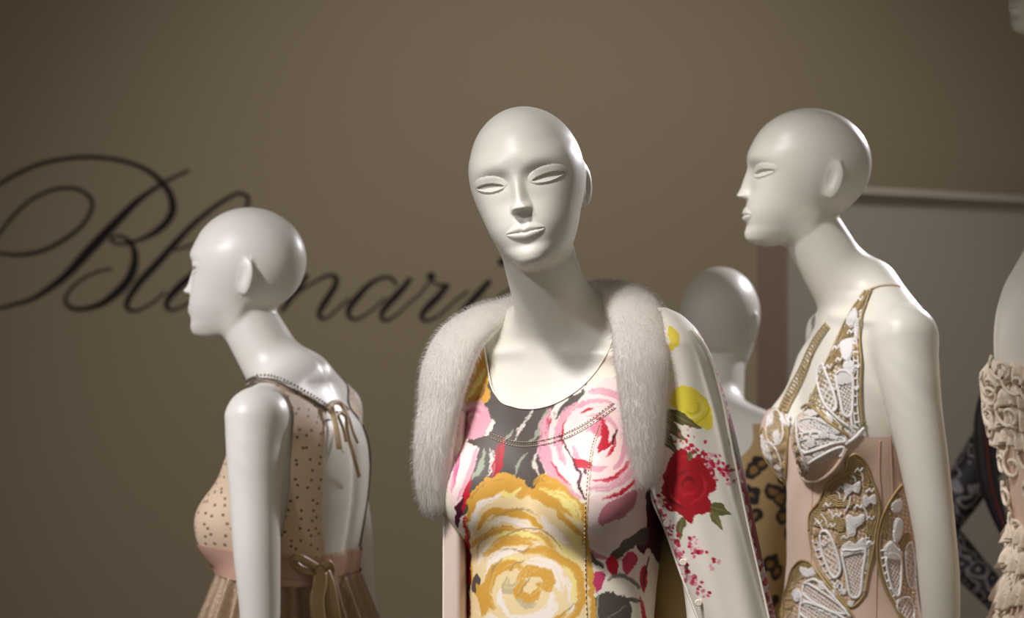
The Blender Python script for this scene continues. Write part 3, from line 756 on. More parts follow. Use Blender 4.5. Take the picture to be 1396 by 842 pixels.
ch.poly([(780,620),(802,624),(802,632),(782,630)], RD, 1); ch.stroke([(778,618),(782,630),(790,640),(787,655),(795,672)], 4, PU); ch.stroke([(794,632),(796,640)], 5, PU); ch.stroke([(762,590),(770,606),(778,620)], 2, PU)
ch.stroke([(840,582),(835,592),(831,602)], 4, PU, dry=0.3)
# mauve ground right
ch.poly([(800,672),(840,680),(895,640),(900,740),(870,730),(845,745),(820,752),(800,745),(798,700)], (224,204,198), 2)
ch.poly([(812,700),(820,682),(845,668),(866,662),(862,684),(845,698),(820,706)], MV, 2); ch.stroke([(868,725),(850,738),(840,760)], 10, (206,150,150), dry=0.5); ch.stroke([(800,740),(812,752),(826,755)], 7, MV, dry=0.3)
ch.poly([(880,665),(905,660),(905,770),(884,745),(876,752),(868,738),(880,712)], PU, 2)
ch.poly([(862,722),(884,716),(880,738),(866,740),(858,745),(846,752),(834,760),(828,756),(836,742)], DK, 2)
# buds and leaves low right
ch.poly([(824,760),(832,752),(840,762),(836,780),(828,772)], RD, 1.2); ch.poly([(846,757),(858,748),(868,756),(862,770),(850,778)], (196,56,84), 1.5)
ch.poly([(804,778),(812,772),(824,776),(820,790),(812,800),(806,790)], (186,60,100), 1.5); ch.poly([(872,775),(878,768),(882,785),(878,806),(872,795)], RD, 1)
ch.stroke([(872,810),(878,840),(884,880)], 6, RD, dry=0.4); ch.stroke([(884,756),(878,780),(876,800)], 2.5, PU)
ch.poly([(806,815),(820,803),(850,806),(858,830),(850,860),(820,870),(804,840)], DK, 3); ch.stroke([(800,742),(806,756),(822,768)], 7, DK); ch.stroke([(826,785),(842,778),(866,792),(870,800)], 6, (120,116,106), dry=0.3)
ch.stroke([(830,820),(850,812),(872,816)], 7, DK, dry=0.2); ch.stroke([(815,800),(812,830),(820,860)], 2, GN); ch.stroke([(810,850),(835,830),(852,820)], 1.6, (130,130,118)); ch.stroke([(800,800),(805,820),(800,850)], 6, DK, dry=0.4)
# yellow rose
ch.poly([(636,700),(644,678),(660,662),(690,648),(712,652),(726,664),(740,652),(764,660),(786,676),(797,700),(799,900),(630,900)], OC, 2.2)
ch.poly([(644,705),(664,682),(700,672),(740,676),(776,696),(792,720),(792,900),(640,900)], (230, 206, 160), 3)
GB = (190, 176, 138)
for c_, w_, pts in [(OC,30,((140,250),(200,170),(320,110),(430,140))),(OC,30,((480,150),(540,110),(640,170),(730,240))),(YE,50,((520,170),(620,190),(690,260),(700,320))),(WH,36,((170,430),(165,330),(220,240),(330,195))),
  (YE,24,((300,190),(370,195),(410,165))),(OC,40,((390,205),(480,190),(580,230),(625,275))),(OC,30,((200,380),(240,300),(340,285),(450,310),(520,360))),(WH,34,((250,365),(330,325),(430,345),(500,380))),
  (YE,40,((640,330),(690,420),(715,520))),(WH,44,((520,300),(580,370),(660,430))),(OC,26,((600,270),(660,330),(730,390))),(OC,32,((160,490),(230,415),(330,385),(440,405),(540,420),(590,490))),(YE,22,((290,430),(350,402),(450,400),(540,440))),
  (WH,36,((195,570),(240,490),(310,440))),(OC,38,((225,530),(300,455),(400,435),(480,455))),(WH,36,((480,455),(560,495),(600,570))),(YE,40,((560,410),(650,490),(720,570))),(OC,34,((440,495),(520,475),(610,520),(715,590),(735,650))),
  (WH,40,((235,630),(265,540),(340,495),(430,478))),(YE,36,((300,590),(350,540),(420,530))),(WH,70,((450,545),(540,540),(600,600),(625,680))),(OC,40,((255,720),(265,620),(340,565),(420,572))),
  (OC,44,((400,640),(460,585),(545,600),(560,660),(500,650))),(GB,56,((350,630),(345,690),(410,660))),(OC,40,((440,640),(400,700),(470,725),(515,680))),(GB,30,((400,740),(450,760),(500,750))),(WH,66,((580,690),(570,780),(480,825),(380,825))),
  (WH,34,((310,690),(320,780),(380,835))),(OC,46,((175,690),(215,740),(240,800))),(WH,44,((620,600),(680,680),(670,790))),(OC,34,((690,600),(725,690),(700,790),(640,840))),(YE,24,((640,560),(690,640),(685,740))),(OC,30,((250,640),(230,720),(280,800))),
  (OC,30,((150,560),(150,640),(175,700))),(WH,30,((190,820),(260,840),(330,850))),(OC,26,((420,860),(560,850),(640,800)))]:
    ch.stroke([(600 + x / 3.795, 620 + y / 3.795) for x, y in pts], w_ * (1.4 if c_ is OC else 1.15 if c_ is YE else 0.95) / 3.795, c_, dry=0.25 if c_ is OC else 0.42, warp=2.2)
for w_, pts in [(9,((235,345),(330,288),(440,276),(505,305))),(10,((340,412),(420,376),(530,376),(625,465))),(9,((310,492),(380,482),(430,494),(470,470))),(8,((360,590),(400,550),(440,536))),(7,((190,560),(200,470),(250,420))),(8,((260,640),(290,560),(330,530))),(7,((600,830),(650,780),(690,740))),(7,((400,720),(430,670),(470,610)))]:
    ch.stroke([(600 + x / 3.795, 620 + y / 3.795) for x, y in pts], w_ / 3.795, (152, 128, 96), dry=0.35, warp=1.6, alpha=0.8)
ch.poly([(642,800),(650,784),(656,792),(652,806),(644,812)], DK, 1.5); ch.stroke([(650,800),(660,822),(658,840)], 14, OC, dry=0.3)
ch.stroke([(634,700),(636,760),(635,850)], 6, RD, warp=2.5, dry=0.5); ch.stroke([(638,716),(640,780),(638,860)], 2.5, PU, warp=2, dry=0.4)
# stitched seams belong to the cloth
STITCH = [((668,590),(700,601),(730,601),(765,592),(800,574),(836,548)), ((668,596),(700,607),(730,607),(765,598),(800,580),(838,554)), ((817,578),(806,612),(800,660),(797,720),(798,780),(800,850))]
for st in STITCH[:2]: ch.stroke(list(st), 1.2, (70, 50, 50), taper=False, warp=0)
ch.stroke(list(STITCH[2]), 1.2, (150, 120, 90), taper=False, warp=0)

NECK_U = table([560, 640, 655, 662, 668, 678, 700, 722, 750, 775, 800, 820, 833, 842, 852, 900], [360, 400, 440, 485, 520, 541, 554, 557, 552, 540, 520, 494, 468, 430, 390, 340])
def top_region(V):
    U, Vv = cloth_uv(figB, V)
    front = ss(-0.10, -0.07, V[:, 1])
    nl = (Vv - NECK_U(U)) * CU
    bk = -0.16 - V[:, 2]
    g = nl * front + bk * (1 - front)
    ar = figB.arms(V[:, 0], V[:, 1], V[:, 2]) - 0.012
    return np.minimum(np.minimum(g, ar), V[:, 2] + 0.64)
V, T, N = garment(figB, figB.trunk, 0.0035, (-0.20, -0.26, -0.65), (0.20, 0.10, -0.06), 0.0019, top_region)
top = sheet('floral_top', figB, V, T, mat_print('rose_print_satin', 0.55, 0.0, 0.35, 1400, 0.08), ROOT['B'], 'scoop neck top printed with large yellow and pink roses')
U, Vv = cloth_uv(figB, V); paint_attr(top.data, ch.sample(U, Vv))

def front_curve(fig, fn, pts, off, n=10):
    """a curve given on the cloth plane, laid on the front of a figure"""
    C = catmull(pts, n); return fig.cast(fn, C[:, 0], C[:, 1], off)
def normals(fn, P):
    g_ = grad(fn, P, 1e-3); return g_ / np.linalg.norm(g_, axis=1, keepdims=True)
M_cream = mat('cream_satin', srgb(236, 228, 214), 0.4, spec=0.4)
M_thread = mat('stitch_thread', srgb(205, 190, 150), 0.6)
bag = Bag()
u_ = np.linspace(658, 838, 50); P = figB.cast(figB.trunk, 698 + (u_ - 698) * 1.0, NECK_U(u_), 0.004)
bag.tube(P, 0.0013, sides=6); V_, = [np.vstack(bag.V)]
o = obj('neck_piping', mesh_np('neck_piping', figB.to_local(V_), np.vstack(bag.Q), np.vstack(bag.T)), M_cream, top)
for st in STITCH:
    P = front_curve(figB, figB.trunk, st, 0.0042, 40); bag = Bag()
    for i in range(0, len(P) - 2, 4): bag.tube(P[i:i + 3], 0.0006, sides=4)
    obj('seam_stitching', mesh_np('seam_stitching', figB.to_local(np.vstack(bag.V)), np.vstack(bag.Q), np.vstack(bag.T)), M_thread, top)

# ------------------------------------------------------------------ floral jacket with fur collar
def wpt(u, v, y): return np.array([(u - 698) * y / FPX, y, CAMZ + (421 - v) * y / FPX])
def to_root(fig, P):
    M = np.array(fig.M.inverted()); return np.asarray(P) @ M[:3, :3].T + M[:3, 3]

# back shell of the jacket, its lining turned to the camera
rows = []
for v in np.linspace(560, 960, 60):
    k = (v - 560) / 400
    C = catmull([(606 - 1.0 * k, 3.268), (616, 3.258), (630, 3.264), (645, 3.33), (690, 3.45), (780, 3.46), (850, 3.40), (900, 3.315), (945 + 10 * k, 3.27), (980 + 35 * k, 3.262)], 8)
    rows.append([wpt(u, v, y) for u, y in C])
R = np.array(rows); V, Q = loft(R)
jk = obj('jacket', mesh_np('jacket', to_root(figB, V), Q), mat_print('jacket_lining', 0.5, 0.1, 0.35, 700, 0.1), ROOT['B'], 'open cream jacket with scattered red and yellow flowers')
Uc = np.tile(catmull([(i,) for i in range(10)], 8)[:, 0], len(rows)); g = ss(2.6, 3.2, Uc)[:, None]
paint_attr(jk.data, np.array(srgb(214, 192, 182)) * (1 - g) + np.array(srgb(214, 190, 138)) * g)
m = jk.modifiers.new('thickness', 'SOLIDIFY'); m.thickness = 0.002; m.offset = 0

# front edge facing, with worked buttonholes
P = np.array([wpt(606 - 1.0 * (v - 560) / 400, v, 3.266) for v in np.linspace(690, 960, 40)])
V, Q, T = tube_np(P, 0.0022); obj('edge_piping', mesh_np('edge_piping', to_root(figB, V), Q, T), M_cream, jk)
M_hole = mat('buttonhole_thread', srgb(150, 120, 112), 0.6)
for v in (762, 815, 868):
    bag = Bag(); a, b = wpt(612, v - 9, 3.260), wpt(612, v + 9, 3.260)
    for o_ in (-0.003, 0.003): bag.tube(np.array([a + [o_ + 0.006, -0.0015, 0], b + [o_ + 0.006, -0.0015, 0]]), 0.0010)
    bag.tube(np.array([a + [0.003, -0.0015, 0], a + [0.009, -0.0015, 0]]), 0.001); bag.tube(np.array([b + [0.003, -0.0015, 0], b + [0.009, -0.0015, 0]]), 0.001)
    obj('buttonhole', mesh_np('buttonhole', to_root(figB, np.vstack(bag.V)), np.vstack(bag.Q), np.vstack(bag.T)), M_hole, jk)

# front and sleeve on the side of the near arm
LE = table([418, 440, 470, 520, 580, 640, 668, 720, 790, 842, 960], [890, 882, 884, 888, 889, 888, 886, 906, 931, 951, 997])
RE = table([418, 426, 440, 470, 520, 580, 640, 668, 720, 790, 842, 960], [906, 924, 942, 963, 982, 1000, 1014, 1020, 1031, 1046, 1058, 1084])
cj = Canvas(860, 400, 1100, 970, (233, 226, 212), 2.0, 31)
g = np.random.default_rng(9)
def leaf(a, b, w_, col=(96, 92, 50)):
    a = np.array(a, float); b = np.array(b, float); d = b - a; n_ = np.array([-d[1], d[0]]) / np.linalg.norm(d)
    cj.poly([a, a + d * 0.35 + n_ * w_, a + d * 0.7 + n_ * w_ * 0.6, b, a + d * 0.65 - n_ * w_ * 0.6, a + d * 0.3 - n_ * w_], col, 1.6)
    cj.stroke([a, a + d * 0.5, b], 1.2, (140, 130, 80))
cj.poly([(918,535),(930,525),(950,530),(966,550),(972,575),(962,586),(944,578),(925,562),(915,550)], (232, 212, 66), 2.2)
for r in (22, 15, 9): cj.arc(944, 555, r, r * 0.95, 200, 420, 3, (206, 184, 40) if r != 15 else (240, 226, 120), dry=0.4)
cj.poly([(912,448),(922,450),(926,470),(914,478)], (226, 200, 70), 2)
leaf((908,560), (958,585), 8); leaf((905,575), (935,600), 8, (104, 98, 60)); leaf((912,560), (905,610), 9, (120, 106, 70)); leaf((900,590),(925,620),7,(84,84,44))
cj.poly([(912,625),(926,612),(948,622),(962,618),(974,640),(976,662),(966,680),(970,696),(950,700),(940,714),(924,700),(906,690),(902,660)], (164, 8, 26), 2.6)
for r, a0, a1, c_ in [(34,20,120,(196,24,40)),(30,150,260,(120,2,18)),(24,280,400,(200,30,48)),(18,60,200,(124,4,20)),(13,210,340,(190,20,40)),(26,200,250,(206,44,60)),(8,0,200,(110,0,16))]:
    cj.arc(938, 660, r, r * 1.1, a0, a1, 5, c_, dry=0.5, warp=2)
leaf((968,690), (998,700), 8); leaf((968,695), (985,720), 7, (110,104,60)); leaf((930,705),(926,735),6); leaf((948,610),(940,628),6); leaf((905,700),(895,720),6)
FL = [(192, 24, 52), (206, 86, 116), (226, 160, 176), (164, 10, 40), (240, 216, 214)]
def spray(a, b, n_, spread, r=2.6):
    a = np.array(a); b = np.array(b); t = g.uniform(0, 1, n_)[:, None]
    cj.dots(a + (b - a) * t + g.normal(0, spread, (n_, 2)), r, FL, int(a[0]))
spray((930,598), (1002,650), 90, 7); spray((896,680), (918,745), 55, 6); spray((912,735), (940,800), 60, 6); spray((935,735), (975,768), 36, 5); spray((900,705),(930,770),40,5); spray((938,780),(962,812),26,4)
# strip behind the piped seam
SEAM = catmull([(944,448),(966,482),(984,540),(996,600),(1008,660),(1022,726),(1038,796),(1050,850),(1072,960)], 10)
st = np.vstack([SEAM, (SEAM + [60, -6])[::-1]]); cj.poly(st, (224, 208, 196), 0, smooth=False)
for v in np.arange(455, 940, 9):
    u = np.interp(v, SEAM[:, 1], SEAM[:, 0]); cj.dots([(u + g.uniform(2, 14), v + g.uniform(-5, 5)) for _ in range(3)], 3.4, FL[:4], int(v))
for v0, v1, w_ in ((560, 660, 14), (640, 720, 12), (700, 760, 10), (480, 540, 8)):
    vs = np.linspace(v0, v1, 5); cj.stroke([(np.interp(v, SEAM[:, 1], SEAM[:, 0]) + 9, v) for v in vs], w_, (150, 10, 30), warp=2.5, dry=0.1); cj.stroke([(np.interp(v, SEAM[:, 1], SEAM[:, 0]) + 16, v + 20) for v in vs], w_ * 0.7, (110, 20, 40), warp=2.5, dry=0.2)
leaf((995,585),(1012,640),6,(90,84,44))
NV, NA = 420, 150
vv = np.concatenate([np.linspace(419, 860, NV - 20), np.linspace(865, 960, 20)])
th = np.radians(np.concatenate([np.linspace(180, 372, NA - 26), np.linspace(378, 470, 26)]))
L_, R_ = LE(vv), RE(vv); c_ = 0.5 * (L_ + R_); hw = 0.5 * (R_ - L_)
yc = 3.215 + 0.0 * vv; hd = 0.058 * ss(395, 470, vv) + 0.004
# soft folds running down from the shoulder
fold = 0.0016 * np.sin(th[None, :] * 7 + vv[:, None] * 0.012) * ss(430, 560, vv)[:, None] + 0.003 * np.exp(-((th[None, :] - 5.4 - 0.0008 * (vv[:, None] - 600)) / 0.10)**2) * ss(450, 520, vv)[:, None]
Ug = c_[:, None] + hw[:, None] * np.cos(th)[None, :]
Yg = yc[:, None] + hd[:, None] * np.sin(th)[None, :] - fold
Vg = np.repeat(vv[:, None], len(th), 1)
W = np.stack([(Ug - 698) * Yg / FPX, Yg, CAMZ + (421 - Vg) * Yg / FPX], -1)
V, Q = loft(W)
slv = obj('sleeve_front', mesh_np('sleeve_front', to_root(figB, V), Q), mat_print('flower_print_cotton', 0.6, 0.2, 0.3, 900, 0.2), jk, 'cream jacket sleeve with red rose and yellow flower print')
paint_attr(slv.data, cj.sample(Ug.ravel(), Vg.ravel()))
m = slv.modifiers.new('thickness', 'SOLIDIFY'); m.thickness = 0.0025; m.offset = 1
def on_sleeve(u, v, lift=0.0):
    L0, R0 = LE(v), RE(v); c0 = 0.5 * (L0 + R0); h0 = 0.5 * (R0 - L0); t = np.clip((u - c0) / h0, -1, 1)
    y = 3.215 - (0.058 * ss(395, 470, v) + 0.004) * np.sqrt(1 - t * t) - lift
    return np.stack([(u - 698) * y / FPX, y, CAMZ + (421 - v) * y / FPX], -1)
P = on_sleeve(SEAM[:, 0], SEAM[:, 1], 0.004)
V, Q, T = tube_np(P, 0.0017); obj('seam_piping', mesh_np('seam_piping', to_root(figB, V), Q, T), M_cream, jk)
ve = np.linspace(600, 940, 60); P = on_sleeve(LE(ve) + 0.6, ve, 0.002)
V, Q, T = tube_np(P, 0.0022); obj('edge_piping', mesh_np('edge_piping', to_root(figB, V), Q, T), M_cream, jk)
M_pearl = mat('pearl_button', srgb(226, 216, 200), 0.22, spec=0.6, coat=0.3)
for u, v in ((909, 713), (931, 766), (952, 821)):
    c = on_sleeve(np.array(float(u)), np.array(float(v)), 0.006)
    bm = bmesh.new(); rows = []
    for r, h in ((0.0001, 0.0030), (0.0024, 0.0026), (0.0038, 0.0031), (0.0047, 0.0025), (0.0050, 0.0010), (0.0047, -0.001)):
        rows.append([bm.verts.new((c[0] + r * math.cos(t * math.pi / 10), c[1] - h, c[2] + r * math.sin(t * math.pi / 10))) for t in range(20)])
    for r0, r1 in zip(rows[:-1], rows[1:]):
        for t in range(20): bm.faces.new((r0[t], r1[t], r1[(t + 1) % 20], r0[(t + 1) % 20]))
    bmesh.ops.recalc_face_normals(bm, faces=list(bm.faces))
    for f_ in bm.faces: f_.smooth = True
    me = bpy.data.meshes.new('button'); bm.to_mesh(me); bm.free(); me.transform(figB.M.inverted())
    obj('button', me, M_pearl, jk)

# the fur collar: a thick padded band around the neck with two hanging ends, and its hair
FUR = [  # u, v, y, half width, half thickness (m), outward normal
 (592,700,3.262,0.010,0.008,(-0.35,-0.93,-0.1)), (592,686,3.258,0.019,0.014,(-0.35,-0.93,0)), (590,650,3.255,0.025,0.018,(-0.40,-0.91,0)), (592,600,3.255,0.028,0.019,(-0.42,-0.90,0.1)),
 (599,555,3.262,0.030,0.019,(-0.42,-0.88,0.2)), (608,506,3.275,0.036,0.020,(-0.42,-0.80,0.42)), (627,464,3.300,0.037,0.020,(-0.40,-0.66,0.62)), (660,437,3.335,0.033,0.019,(-0.30,-0.5,0.8)),
 (696,424,3.385,0.028,0.018,(-0.15,-0.2,0.97)), (740,412,3.420,0.026,0.018,(0,0.3,0.95)), (788,404,3.410,0.026,0.018,(0.05,0.3,0.95)), (826,402,3.350,0.027,0.018,(0.05,0.0,1.0)),
 (856,412,3.265,0.034,0.019,(0.05,-0.55,0.83)), (871,440,3.195,0.037,0.020,(0.05,-0.88,0.46)), (875,485,3.160,0.036,0.020,(0.02,-0.97,0.22)), (877,535,3.150,0.031,0.019,(0,-0.99,0.1)),
 (879,590,3.148,0.026,0.018,(0,-1,0)), (882,630,3.150,0.020,0.015,(0,-1,-0.05)), (883,652,3.152,0.014,0.011,(0,-1,-0.1)), (883,662,3.154,0.007,0.006,(0,-1,-0.1))]
A = np.array([[*wpt(u, v, y), hw_, ht_, *n_] for u, v, y, hw_, ht_, n_ in FUR])
C = catmull(A, 14); P = C[:, :3]; N = C[:, 5:8]
T_ = np.gradient(P, axis=0); T_ /= np.linalg.norm(T_, axis=1, keepdims=True)
N = N - T_ * (N * T_).sum(1, keepdims=True); N /= np.linalg.norm(N, axis=1, keepdims=True); S = np.cross(T_, N)
na = 28; a = np.arange(na) * 2 * math.pi / na
ca, sa = np.sign(np.cos(a)) * np.abs(np.cos(a)) ** 0.9, np.sign(np.sin(a)) * np.abs(np.sin(a)) ** 0.9
G = P[:, None] + C[:, 3][:, None, None] * ca[None, :, None] * S[:, None] + C[:, 4][:, None, None] * sa[None, :, None] * N[:, None]
V, Q = loft(G, True)
NR = (ca / C[:, 3][:, None])[..., None] * S[:, None] + (sa / C[:, 4][:, None])[..., None] * N[:, None]; NR /= np.linalg.norm(NR, axis=2, keepdims=True)
# strands: roots drawn by area
n_str = 120000
E1 = np.linalg.norm(np.diff(G, axis=0), axis=2); E2 = np.linalg.norm(np.roll(G, -1, 1) - G, axis=2)[:-1]
wgt = (E1 * E2).ravel(); wgt /= wgt.sum(); pick = rng.choice(len(wgt), n_str, p=wgt)
ii, jj = pick // na, pick % na; fi, fj = rng.random(n_str)[:, None], rng.random(n_str)[:, None]
def bil(X): return (X[ii, jj] * (1 - fj) + X[ii, (jj + 1) % na] * fj) * (1 - fi) + (X[ii + 1, jj] * (1 - fj) + X[ii + 1, (jj + 1) % na] * fj) * fi
root = bil(G); nrm = bil(NR); nrm /= np.linalg.norm(nrm, axis=1, keepdims=True)
mid = 9.6 / 19 * len(P)
tdir = T_[ii] * np.where(ii < mid, -1, 1)[:, None]
clump = np.stack([np.sin(root[:, 2] * 210 + root[:, 0] * 90), np.sin(root[:, 0] * 230 + 1.3), np.sin(root[:, 2] * 170 + root[:, 0] * 150 + 2)], 1)
guard = (rng.random((n_str, 1)) < 0.16)
d0 = nrm * np.where(guard, 0.95, 0.30) + tdir * np.where(guard, 0.45, 0.85) + rng.normal(0, 0.12, (n_str, 3)) + clump * 0.04; d0 /= np.linalg.norm(d0, axis=1, keepdims=True)
d1 = d0 * 0.8 + tdir * 0.35 + np.array([0, 0, -0.22]); d1 /= np.linalg.norm(d1, axis=1, keepdims=True)
ln = rng.uniform(0.0045, 0.0085, (n_str, 1)) * np.where(guard, 1.45, 1.0)
side = np.cross(d0, nrm + rng.normal(0, 0.35, (n_str, 3))); side /= np.maximum(np.linalg.norm(side, axis=1, keepdims=True), 1e-6)
wd = rng.uniform(0.00010, 0.00020, (n_str, 1))
p0 = root - nrm * 0.001; p1 = root + d0 * ln * 0.5; p2 = p1 + d1 * ln * 0.5
SV = np.stack([p0 - side * wd, p0 + side * wd, p1 + side * wd * 0.8, p1 - side * wd * 0.8, p2], 1).reshape(-1, 3)
b0 = np.arange(n_str) * 5 + len(V)
SQ = np.stack([b0, b0 + 1, b0 + 2, b0 + 3], 1); ST = np.stack([b0 + 3, b0 + 2, b0 + 4], 1)
nn = np.repeat(nrm * 0.8 + d0 * 0.3, 5, 0); nn /= np.linalg.norm(nn, axis=1, keepdims=True)
AV = np.vstack([V, SV]); AN = np.vstack([NR.reshape(-1, 3), nn])
Rm = np.array(figB.M.inverted())[:3, :3]
M_fur = mat('white_fur', srgb(254, 251, 247), 0.9, spec=0.05)
nt = M_fur.node_tree; tl = nt.nodes.new('ShaderNodeBsdfTranslucent'); tl.inputs['Color'].default_value = (*srgb(254, 251, 247), 1)
mxs = nt.nodes.new('ShaderNodeMixShader'); mxs.inputs[0].default_value = 0.5
nt.links.new(nt.nodes['Principled BSDF'].outputs[0], mxs.inputs[1]); nt.links.new(tl.outputs[0], mxs.inputs[2]); nt.links.new(mxs.outputs[0], nt.nodes['Material Output'].inputs['Surface'])
obj('fur_collar', mesh_np('fur_collar', to_root(figB, np.vstack([V, SV])), orient(AV, np.vstack([Q, SQ]), AN), orient(AV, ST, AN), AN @ Rm.T), M_fur, jk, 'thick white fur collar with two hanging ends')

# ------------------------------------------------------------------ corset with lace
figX = figC; rt = ROOT['C']
M_nude = mat('nude_satin', srgb(216, 188, 172), 0.45, spec=0.35, sheen=0.2, bump=(1200, 0.05))
M_lw = mat('white_lace_thread', srgb(240, 236, 236), 0.6, spec=0.3, bump=(2500, 0.3))
M_lg = mat('gold_lace_thread', srgb(182, 158, 112), 0.38, metal=0.3, spec=0.5, bump=(2500, 0.3))
def cor_region(V):
    x, f, z = V.T
    fr = ss(-0.05, 0.02, f)
    top_ = -0.300 + 0.035 * fr * np.exp(-((np.abs(x) - 0.078) / 0.045)**2) - 0.015 * fr * np.exp(-(x / 0.03)**2)
    return np.minimum(top_ - z, np.minimum(z + 0.72, figX.arms(x, f, z) - 0.010))
V, T, N = garment(figX, figX.trunk, 0.003, (-0.20, -0.26, -0.73), (0.20, 0.10, -0.20), 0.004, cor_region)
cor = sheet('corset', figX, V, T, M_nude, rt, 'nude pink boned corset under white and gold lace')

def inside(poly, P):
    r = np.zeros(len(P), bool)
    for (x0, y0), (x1, y1) in zip(poly, np.roll(poly, -1, 0)):
        if y0 == y1: continue
        r ^= ((y0 > P[:, 1]) != (y1 > P[:, 1])) & (P[:, 0] < (x1 - x0) * (P[:, 1] - y0) / (y1 - y0) + x0)
    return r
class Lace:
    def __init__(s): s.L = []
    def cord(s, pts, r, m, closed=False, n=5, lift=0.0):
        P = catmull(pts, n, closed)
        if closed: P = np.vstack([P, P[:1]])
        s.L.append((P, r, m, lift))
    def fill(s, poly, ang, gap, r, m, wave=0.0, lam=14.0, lift=0.0, n=6):
        poly = catmull(poly, n, True); c = poly.mean(0); a = math.radians(ang); d = np.array([math.cos(a), math.sin(a)]); q = np.array([-d[1], d[0]])
        R = np.abs(poly - c).sum(1).max() + 2; t = np.arange(-R, R, 1.6)
        for o in np.arange(-R, R, gap):
            P = c + np.outer(t, d) + np.outer(np.full(len(t), o) + wave * np.sin(2 * np.pi * t / lam), q)
            k = inside(poly, P); i = 0
            while i < len(P):
                if k[i]:
                    j = i
                    while j + 1 < len(P) and k[j + 1]: j += 1
                    if j > i: s.L.append((P[i:j + 1], r, m, lift))
                    i = j
                i += 1
    def net(s, poly, gap=5.0, r=0.55, m=0, ang=35):
        s.fill(poly, ang, gap, r, m, lift=-0.0008); s.fill(poly, ang + 80, gap, r, m, lift=-0.0008)
        s.cord(poly, 1.5, m, True)
    def mesh(s, poly, gap=5.6, r=0.6, m=1, ang=20):
        s.fill(poly, ang, gap, r, m, 0.8, 9, -0.0012); s.fill(poly, ang + 75, gap, r, m, 0.8, 9, -0.0012)
    def ladder(s, a, b, m=0, gap=9, r=1.0):
        A, B = catmull(a, 8), catmull(b, 8); s.cord(a, r, m); s.cord(b, r, m)
        L = np.concatenate([[0], np.cumsum(np.linalg.norm(np.diff(A, axis=0), axis=1))])
        for t in np.arange(gap * 0.5, L[-1], gap):
            i = np.interp(t, L, np.arange(len(A))); p = np.array([np.interp(i, np.arange(len(A)), A[:, k]) for k in (0, 1)])
            j = i / (len(A) - 1) * (len(B) - 1); q = np.array([np.interp(j, np.arange(len(B)), B[:, k]) for k in (0, 1)])
            s.cord([p, (p + q) / 2, q], r * 1.5, m, n=2)
    def build(s, name, fig, fn, off, parent, label, mats, px):
        P = np.vstack([l[0] for l in s.L]); D = fig.cast(fn, P[:, 0], P[:, 1], off); N = normals(fn, D)
        bag = Bag(); i = 0
        for pts, r, m, lift in s.L:
            n = len(pts); q = D[i:i + n]; nn_ = N[i:i + n]; i += n
            if n < 2 or np.linalg.norm(np.diff(q, axis=0), axis=1).max() > 0.03: continue
            bag.tube(q + nn_ * (lift + r * px * 0.4), r * px, nn_, 0.7, 5, m)
        bag.V = [fig.to_local(v) for v in bag.V]
        return obj(name, bag.mesh(name), mats, parent, label)
LM = [M_lw, M_lg]; PXC = 3.85 / FPX
# the big fan on the hip
L = Lace()
OUT = [(1103,724),(1104,701),(1117,683),(1124,666),(1136,652),(1152,640),(1155,626),(1166,619),(1179,629),(1187,650),(1196,675),(1199,697),(1194,722),(1190,750),(1184,778),(1179,808)]
L.mesh(OUT + [(1170,821),(1159,827),(1148,815),(1133,797),(1117,775),(1107,750)])
L.cord(OUT, 2.0, 1); L.cord([(u + (3.5 if u < 1166 else -3.5), v + 3) for u, v in OUT], 1.3, 1)
L.cord([(1103,724),(1107,750),(1117,775),(1133,797),(1148,815),(1159,827),(1170,821),(1179,808)], 1.6, 1)
for po, an in (([(1154,628),(1166,620),(1178,630),(1187,652),(1182,668),(1172,650),(1158,642)], 20), ([(1124,668),(1136,654),(1153,642),(1158,652),(1142,662),(1128,678)], 150), ([(1116,686),(1130,674),(1150,678),(1164,684),(1160,692),(1140,690),(1120,696)], 10),
               ([(1105,706),(1113,694),(1132,702),(1152,708),(1150,726),(1132,720),(1110,716)], 30), ([(1188,660),(1195,675),(1198,697),(1192,722),(1184,735),(1180,715),(1188,695)], 95), ([(1140,726),(1165,732),(1166,742),(1142,744)], 5), ([(1108,726),(1116,720),(1120,728),(1112,742)], 70)):
    L.fill(po, an, 3.0, 1.25, 1, 1.0, 12, 0.0004)
for po, an in (([(1152,659),(1162,662),(1172,657),(1170,671),(1162,668),(1154,675)], 30), ([(1178,676),(1185,679),(1192,674),(1193,687),(1186,684),(1179,690)], 0), ([(1155,703),(1166,706),(1177,701),(1176,711),(1167,718),(1165,728),(1157,728)], 60), ([(1148,746),(1158,738),(1166,742),(1177,734),(1180,750),(1165,753),(1150,757)], 10)):
    L.fill(po, an, 2.4, 1.35, 0, 0.4, 10, 0.0008); L.cord(po, 1.2, 0, True, lift=0.0008)
ov = [(1119,728),(1127,724),(1136,738),(1145,766),(1145,781),(1137,787),(1129,773),(1121,750)]
L.net(ov, 6.0, 0.8); L.cord(ov, 2.2, 0, True, lift=0.0006)
co = [(1149,752),(1164,750),(1179,750),(1176,778),(1172,810),(1160,812),(1154,784)]
L.net(co, 4.0, 0.6); L.cord(co, 2.2, 0, True, lift=0.0006)
L.ladder([(1186,727),(1183,760),(1180,790),(1176,812)], [(1181,727),(1178,760),(1176,790),(1171,812)], 0, 12)
L.ladder([(1108,735),(1116,762),(1130,787),(1148,808)], [(1114,735),(1121,758),(1134,781),(1150,800)], 0, 11)
